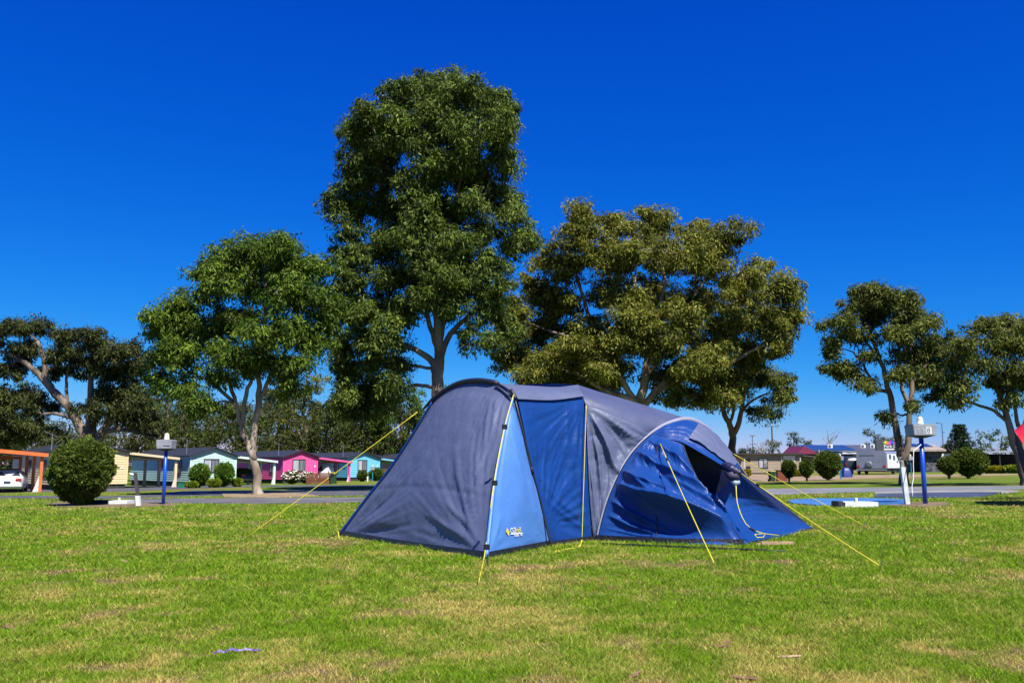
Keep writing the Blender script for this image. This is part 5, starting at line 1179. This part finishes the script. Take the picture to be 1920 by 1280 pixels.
# ------------------------------------------------------------------ buildings on the right
tan = mat('tan_boards', (.34, .265, .19), .75, .08, 1.5); tan2 = mat('tan_wall', (.30, .235, .175), .8, .1, 1)
galv = MATS['galv']
def bpos(px, D): 
    p = P(px, 872, D); p.z = gz(p.x, p.y); return p
def zat(px, py, D): return P(px, py, D).z
def tan_cabin():
    D = 112; x0, x1 = bpos(1362, D), bpos(1502, D); r_ = thing('cabin', 'long tan weatherboard cabin right of the tent awning', 'cabin', x0)
    L = x1.x - x0.x; zt = zat(1430, 852, D) - x0.z; zl = zat(1430, 884, D) - x0.z
    def X(px): return (px - 1362) / 140 * L
    boards(MB(), (0, 0), (L, 0), .2, lambda s: zt).build('front_wall', tan, r_)
    MB().box(.05, .1, -.6, L, 6, zt - .02).build('core', tan2, r_)
    MB().box(.05, -.0, -.6, L - .1, .09, .195).build('skirting', MATS['skirting_dark'], r_)
    MB().prism([(-.4, zt), (L + .3, zt), (L + .3, zt + .2), (-.4, zt + .16)], -.5, 6.3).build('roof', mat('roof_brown', (.03, .026, .026), .7), r_)
    window(r_, (X(1431), 0), Vector((1, 0, 0)), 1.15, 1.25, zat(1430, 877.5, D) - x0.z, Vector((0, -1, 0)))
    for py in (865, 878): MB().box(X(1398), -.06, zat(1400, py, D) - x0.z, X(1407), .0, zat(1400, py - 4.5, D) - x0.z).build('vent', frame_m, r_)
    MB().tube([(X(1465.5), -.09, .1), (X(1465.5), -.09, zt - .05)], .06, 6).build('downpipe', mat('pipe_cream', (.6, .56, .5), .6), r_)
    MB().box(X(1469), -.07, zat(1480, 867, D) - x0.z, X(1491), -.02, zt - .12).build('notice_board', mat('board_cream', (.80, .74, .66), .6), r_)
    for px in (1390.5, 1494): MB().box(X(px), -1.3, -.3, X(px) + .12, -1.18, zat(1400, 858, D) - x0.z).build('porch_post', mat('pipe_cream', (.6, .56, .5)), r_)
    MB().prism([(X(1368), zat(1400, 855, D) - x0.z), (X(1393), zat(1400, 858, D) - x0.z), (X(1393), zat(1400, 857, D) - x0.z), (X(1368), zat(1400, 853.6, D) - x0.z)], -1.4, -.05).build('porch_roof', mat('roof_brown', (.03, .026, .026)), r_)
    MB().box(X(1376), -.055, .2, X(1388), -.02, zat(1400, 868, D) - x0.z).build('door', mat('door_dark', (.07, .035, .025), .6), r_)
tan_cabin()
def main_building():
    D = 120; x0 = bpos(1500, D); r_ = thing('amenities_building', 'long tan building with solar panel roof and colourful sign', 'building', x0); L = bpos(1706, D).x - x0.x
    X = lambda px: (px - 1500) / 206 * L; Z = lambda py: zat(1600, py, D) - x0.z
    boards(MB(), (0, 0), (L, 0), -.3, lambda s: Z(851)).build('front_wall', tan2, r_)
    MB().box(.05, .1, -.6, L, 9, Z(851.5)).build('core', tan2, r_)
    MB().box(X(1520), -.5, Z(852), X(1578), -.1, Z(845)).build('fascia', mat('fascia_blue', (.03, .07, .17), .5), r_); MB().box(X(1578.2), -.5, Z(850), X(1640), -.1, Z(845.5)).build('fascia', white, r_)
    rm = mat('roof_grey', (.08, .085, .10), .5)
    rf = MB().add([(X(1512), -.6, Z(846)), (X(1700), -.6, Z(846)), (X(1700), 5.5, Z(831.5)), (X(1512), 5.5, Z(833)), (X(1512), 9, Z(846)), (X(1700), 9, Z(846))], [(0, 1, 2, 3), (3, 2, 5, 4), (0, 3, 4), (1, 5, 2)]).build('roof', rm, r_)
    pv = mat('solar_cell', (.03, .055, .15), .18, .2, 5, spec=.8); pvf = mat('solar_frame', (.5, .52, .55), .4, metal=.6)
    for k in range(9):
        for j in range(2):
            xa, xb = X(1516 + k * 10.4), X(1525.6 + k * 10.4); s0, s1 = .12 + j * .42, .50 + j * .42
            def pt(x, s, o): return Vector((x, -.6 + 6.1 * s, Z(846) + (Z(832.3) - Z(846)) * s + o))
            MB().add([pt(xa, s0, .09), pt(xb, s0, .09), pt(xb, s1, .09), pt(xa, s1, .09), pt(xa, s0, .02), pt(xb, s0, .02), pt(xb, s1, .02), pt(xa, s1, .02)], [(0, 1, 2, 3), (4, 5, 1, 0), (5, 6, 2, 1), (6, 7, 3, 2), (7, 4, 0, 3)]).build('solar_panel', pv, rf)
    MB().add([(X(1491), -.9, Z(851)), (X(1532), -.9, Z(851)), (X(1506), -.9, Z(836)), (X(1491), 6, Z(851)), (X(1532), 6, Z(851)), (X(1506), 6, Z(836))], [(0, 1, 2), (5, 4, 3), (0, 2, 5, 3), (1, 4, 5, 2), (0, 3, 4, 1)]).build('maroon_gable', mat('maroon', (.20, .015, .05), .6), r_)
    MB().tube([(X(1532), -1.0, -.3), (X(1532), -1.0, Z(843))], .06, 6).build('downpipe', MATS['pipe_cream'], r_)
    for px in (1553.5, 1615, 1633):
        ac = MB().box(X(px) - .34, -1.0, Z(840), X(px) + .34, -.65, Z(833)).build('air_conditioner', white, r_, bevel=.02)
        M = Matrix.Translation((X(px) - .08, -1.01, (Z(840) + Z(833)) / 2)) @ Matrix.Rotation(math.pi / 2, 4, 'X'); q = MB().lathe([(.19, -.01), (.19, .012), (.04, .02)], sides=14); q.v = [M @ v for v in q.v]; q.build('fan', mat('fan_grey', (.08, .085, .09), .6), ac)
    sg = MB().box(X(1638), -1.2, Z(845), X(1682), -.9, Z(825)).build('sign_panel', mat('sign_grey', (.055, .06, .07), .6), r_)
    cols = [(.05, .42, .03), (.80, .72, .03), (.85, .25, .03), (.85, .10, .45), (.80, .05, .55), (.03, .09, .65), (.02, .2, .6), (.75, .03, .12)]
    for i, c in enumerate(cols):
        px = 1653 + i * 3.0; py = 830.3 - 1.2 * math.sin(i * 1.7); M = Matrix.Translation((X(px), -1.21 - i * .004, Z(py))) @ Matrix.Rotation(math.pi / 2, 4, 'X')
        q = MB().lathe([(.15 + .04 * (i % 3), 0), (.15 + .04 * (i % 3), .01)], sides=14); q.v = [M @ v for v in q.v]; q.build('sign_dot', mat('dot_%d' % i, c, .5, .03), sg)
    ob = textmesh('sign_text', 'Park Lane', .62, whitep, sg)
    ob.location = (X(1652), -1.215, Z(839.5)); ob.rotation_euler = (math.pi / 2, 0, 0)
    MB().box(X(1652), -1.22, Z(843.5), X(1680), -1.201, Z(841)).build('sign_strip', MATS['board_cream'], sg)
    window(r_, (X(1590), 0), Vector((1, 0, 0)), 1.3, .7, Z(861), Vector((0, -1, 0)), False)
    MB().prism([(X(1500), Z(855)), (X(1528), Z(857.5)), (X(1528), Z(856)), (X(1500), Z(853))], -1.6, -.05).build('porch_roof', rm, r_)
main_building()
def caravan():
    D = 92; g = bpos(1634, D); mpp = D / F; r_ = thing('caravan', 'silver caravan with spare wheel on its back parked by the sign', 'caravan', g, R(-38)); w = 27 * mpp; z0, z1 = .62, 2.42
    sil_ = mat('caravan_silver', (.30, .33, .42), .35, .1, 1.2, metal=.3)
    pr = [(-w, z0), (w, z0), (w, z1 - .25), (w - .12, z1 - .08), (w - .3, z1), (0, z1 + .05), (-w + .3, z1), (-w + .12, z1 - .08), (-w, z1 - .25)]
    MB().prism(pr, 0, 5.5).build('body', sil_, r_, bevel=.03)
    MB().box(w + .004, .3, z0 + .05, w + .03, 5.3, z1 - .3).build('side_panel', white, r_)
    for y, zz in ((.9, 1.6), (2.4, 1.5), (4.2, 1.6)): MB().box(w + .031, y, zz, w + .05, y + .7, zz + .45).build('side_window', glass, r_)
    M = Matrix.Translation((-w * .15, -.13, 1.02)) @ Matrix.Rotation(math.pi / 2, 4, 'X'); q = MB().lathe([(.18, -.11), (.36, -.1), (.36, .1), (.18, .11)], sides=18); q.v = [M @ v for v in q.v]; sp_ = q.build('spare_wheel', mat('cover_grey', (.16, .17, .21), .5), r_, smooth=True)
    MB().box(-w * .8, -.02, 1.95, w * .2, -.0, 1.99).build('rear_strip', frame_m, r_)
    MB().box(-w, -.2, .42, w, -.06, .56).build('bumper', mat('chrome', (.6, .6, .62), .25, .05, metal=.8), r_)
    for s in (-1, 1):
        MB().box(s * w * .86 - .12, -.05, .7, s * w * .86 + .12, .0, .95).build('tail_light', tail, r_)
        M = Matrix.Translation((s * (w - .15), 2.8, .34)) @ Matrix.Rotation(math.pi / 2, 4, 'Y'); q = MB().lathe([(.2, -.11), (.34, -.1), (.34, .1), (.2, .11)], sides=16); q.v = [M @ v for v in q.v]; q.build('wheel', rubber, r_)
    MB().box(-w * .9, .1, .3, w * .9, 5.3, z0 - .004).build('chassis', frame_m, r_)
    MB().tube([(-w - .05, .1, 2.1), (-w - 1.9, .2, 2.45)], .03, 5).build('awning_arm', galv, r_)
caravan()
def four_wheel(): 
    g = bpos(1600, 94); car('black four wheel drive parked left of the silver caravan', g, R(-6), dpaint, kind='wagon', lift=.12)
four_wheel()
def tarp():
    g = G(1587, 894.5); r_ = thing('tarp_cover', 'dark blue tarpaulin over a load beside the ball bush', 'tarpaulin', g); mb = MB(); n = 9
    for i in range(n):
        for j in range(n):
            u, v = i / 8 * 2 - 1, j / 8 * 2 - 1; z = .85 * (1 - max(abs(u), abs(v)) ** 4) + .12 * mnoise.noise(Vector((u * 3, v * 3, 1))); mb.v.append(Vector((u * .42, v * .4, max(-.02, z))))
    mb.f = [(i * n + j, (i + 1) * n + j, (i + 1) * n + j + 1, i * n + j + 1) for i in range(n - 1) for j in range(n - 1)]
    mb.build('sheet', mat('tarp_blue', (.012, .03, .20), .45, .2, 5), r_, smooth=True)
tarp()
def stone_building():
    D = 108; x0 = bpos(1700, D); r_ = thing('stone_building', 'dark stone walled building right of the numbered power post', 'building', x0); L = bpos(1784, D).x - x0.x
    X = lambda px: (px - 1700) / 84 * L; Z = lambda py: zat(1740, py, D) - x0.z
    sm = mat('stone_dark', (.022, .024, .032), .9, scale=2.6, bump=.8, bscale=4, col2=(.13, .13, .155))
    MB().box(X(1736), 0, -.5, X(1766), 3, Z(846)).build('stone_wall', sm, r_); MB().box(X(1700), 1.8, -.5, X(1735.8), 3, Z(846)).build('recess_wall', mat('recess_dark', (.03, .022, .02), .8), r_)
    MB().box(X(1766.2), .05, -.5, X(1784), 3, Z(850)).build('gable_wall', mat('render_white', (.66, .64, .62), .7), r_)
    MB().box(X(1771), -.02, Z(868), X(1775.5), .045, Z(857)).build('door', mat('door_teal', (.03, .16, .16), .5), r_)
    rm = MATS['roof_grey']
    rf = MB().add([(X(1698), -.8, Z(842.5)), (X(1770), -.8, Z(842.5)), (X(1770), 2.4, Z(832)), (X(1698), 2.4, Z(832)), (X(1698), -.8, Z(846)), (X(1770), -.8, Z(846)), (X(1770), 3.2, Z(846)), (X(1698), 3.2, Z(846))], [(0, 1, 2, 3), (4, 5, 1, 0), (1, 5, 6, 2), (0, 3, 7, 4), (2, 6, 7, 3), (4, 7, 6, 5)]).build('roof', mat('roof_tan', (.30, .25, .21), .7, .2, 1.2), r_)
    for k in range(5):
        xa, xb = X(1702 + k * 11), X(1712 + k * 11)
        MB().add([(xa, .7, Z(837.6) + .1), (xb, .7, Z(837.6) + .1), (xb, 2.3, Z(832.2) + .12), (xa, 2.3, Z(832.2) + .12), (xa, .7, Z(837.6) - .1), (xb, .7, Z(837.6) - .1)], [(0, 1, 2, 3), (4, 5, 1, 0)]).build('solar_panel', MATS['solar_cell'], rf)
    MB().add([(X(1763), -.5, Z(846)), (X(1775), -.5, Z(841.5)), (X(1788), -.5, Z(850.5)), (X(1763), 3.2, Z(846)), (X(1775), 3.2, Z(841.5)), (X(1788), 3.2, Z(850.5)), (X(1775), -.5, Z(839.5)), (X(1789), -.5, Z(849)), (X(1775), 3.2, Z(839.5)), (X(1789), 3.2, Z(849))],
             [(1, 2, 7, 6), (6, 7, 9, 8), (4, 8, 9, 5), (2, 5, 9, 7), (1, 4, 5, 2)]).build('gable_roof', mat('roof_brown', (.03, .026, .026)), r_)
    MB().box(X(1716), 1.75, Z(870), X(1721), 1.79, Z(853)).build('window', glass, r_)
stone_building()
def shelter():
    D = 114; x0 = bpos(1822, D); r_ = thing('shelter', 'low dark open shelter with pale flat roof behind the yellow hedge', 'shelter', x0); L = bpos(1960, D).x - x0.x; Z = lambda py: zat(1860, py, D) - x0.z
    MB().prism([(-.3, Z(849.5)), (L, Z(846)), (L, Z(842.5)), (-.3, Z(846.5))], -1.2, 8).build('roof', mat('roof_pale', (.30, .34, .42), .5, .1, 1), r_)
    MB().box(0, 5, -.5, L - .1, 5.2, Z(850)).build('rear_wall', mat('wall_dark', (.02, .017, .017), .9), r_); MB().box(0, -.8, -.5, .3, 4.9, Z(850)).build('end_wall', MATS['wall_dark'], r_)
    for k in range(4): MB().box(.5 + k * 2.6, -.9, -.5, .65 + k * 2.6, -.75, Z(850)).build('post', frame_m, r_)
shelter()
bp_ = thing('brick_pillar', 'red brick pillar beside the right hand wheelie bin', 'pillar', G(1466, 902)); bw_ = 18 * bp_.location.y / F / 2; hh = 21 * bp_.location.y / F
MB().box(-bw_, -.2, -.2, bw_, .2, hh - .05).build('mortar_core', mat('mortar', (.25, .2, .17), .9), bp_)
brm = bpy.data.meshes.new('brick'); bmb = MB().box(0, 0, 0, .2, .03, .066); brm.from_pydata([tuple(v) for v in bmb.v], [], bmb.f); brm.materials.append(mat('brick_red', (.26, .06, .035), .85, .3, 5))
for k in range(int((hh - .05) / .078)):
    x = -bw_ - (.1 if k % 2 else 0)
    while x < bw_ - .02:
        xa = max(x, -bw_); xb = min(x + .2, bw_); o = bpy.data.objects.new('brick', brm); COL.objects.link(o); o.parent = bp_; o.location = (xa, -.226, .005 + k * .078); o.scale = ((xb - xa) / .2, 1, 1); x += .212
MB().box(-bw_ - .05, -.26, hh - .05, bw_ + .05, .26, hh).build('cap', mat('cap_brown', (.16, .08, .05), .8), bp_)

# poles
def power_pole(px, top, D, label, arms, r=.16):
    g = bpos(px, D); r_ = thing('power_pole', label, 'power pole', g); H = zat(px, top, D) - g.z; pm = mat('pole_wood', (.13, .105, .085), .9, .2, 2)
    MB().tube([(0, 0, -.5), (0, 0, H)], [r, r * .7], 8).build('pole', pm, r_)
    for z, l in arms:
        a = MB().box(-l, -.18, H - z - .07, l, -.06, H - z + .07).build('crossarm', pm, r_)
        for x in (-.95, -.55, .55, .95): MB().lathe([(.05, 0), (.08, .1), (.03, .24)], (x * l, -.12, H - z + .07), 6).build('insulator', mat('insulator', (.2, .17, .15), .4), a)
power_pole(1450, 798, 190, 'large timber power pole with two crossarms behind the tan cabin', [(.15, 1.5), (3.4, .9)], .24)
power_pole(1412.5, 816, 230, 'thin distant power pole above the slender gum tree', [(.15, .6), (2.3, .8)], .14)
def street_light():
    D = 118; g = bpos(1771, D); r_ = thing('street_light', 'tall thin street light rising behind the stone building', 'street light', g); H = zat(1771, 793, D) - g.z; pm = mat('pole_grey', (.10, .11, .13), .5)
    MB().tube([(0, 0, -.4), (0, 0, H)], [.09, .05], 8).build('pole', pm, r_); MB().tube([(0, 0, H - .05), (-.5, 0, H + .05)], .035, 6).build('arm', pm, r_); MB().box(-.75, -.09, H - .02, -.35, .09, H + .07).build('lamp_head', pm, r_, bevel=.02); MB().box(-.02, -.08, H * .8, .3, .08, H * .8 + .1).build('lamp_head', pm, r_, bevel=.02)
street_light()
# red awning tent at the right edge
def red_awning():
    g = G(2060, 945); r_ = thing('red_awning', 'red fabric awning with a dark side at the right edge', 'awning', g); D = g.y; rm = fabric('fabric_red', (.62, .012, .02), .45, .1); dm = fabric('fabric_dark', (.05, .035, .04), .6, .1)
    lo2 = g
    A = P(1902, 807, D); B_ = P(1907, 845, D - .3); C_ = P(1921, 890, D - .4); Dn = G(1952, 944)
    A2 = P(1985, 775, D + .3); top = P(2060, 760, D + .8)
    patch('canopy', [A, P(1912, 822, D - .5), P(1935, 855, D - .9), P(1975, 905, D - 1.2)], [P(1903, 805, D + 1.3), A2 + Vector((0, 1, 0)), top, top + Vector((.6, 0, -.2))], [A, P(1903, 805, D + 1.3)], [P(1975, 905, D - 1.2), P(2060, 850, D - .6), top + Vector((.6, 0, -.2))], rm, r_, 30, 20, [('belly', .1)])
    patch('side_flap', [Dn, G(1975, 950)], [A + Vector((0, 0, -.01)), P(1912, 824, D - .5)], [Dn, C_, B_, A + Vector((0, 0, -.01))], [G(1975, 950), P(1945, 900, D - .8), P(1912, 824, D - .5)], dm, r_, 10, 24)
    MB().tube([top - g, Vector((top.x - g.x, top.y - g.y, -.1))], .03, 6).build('pole', black, r_)
red_awning()
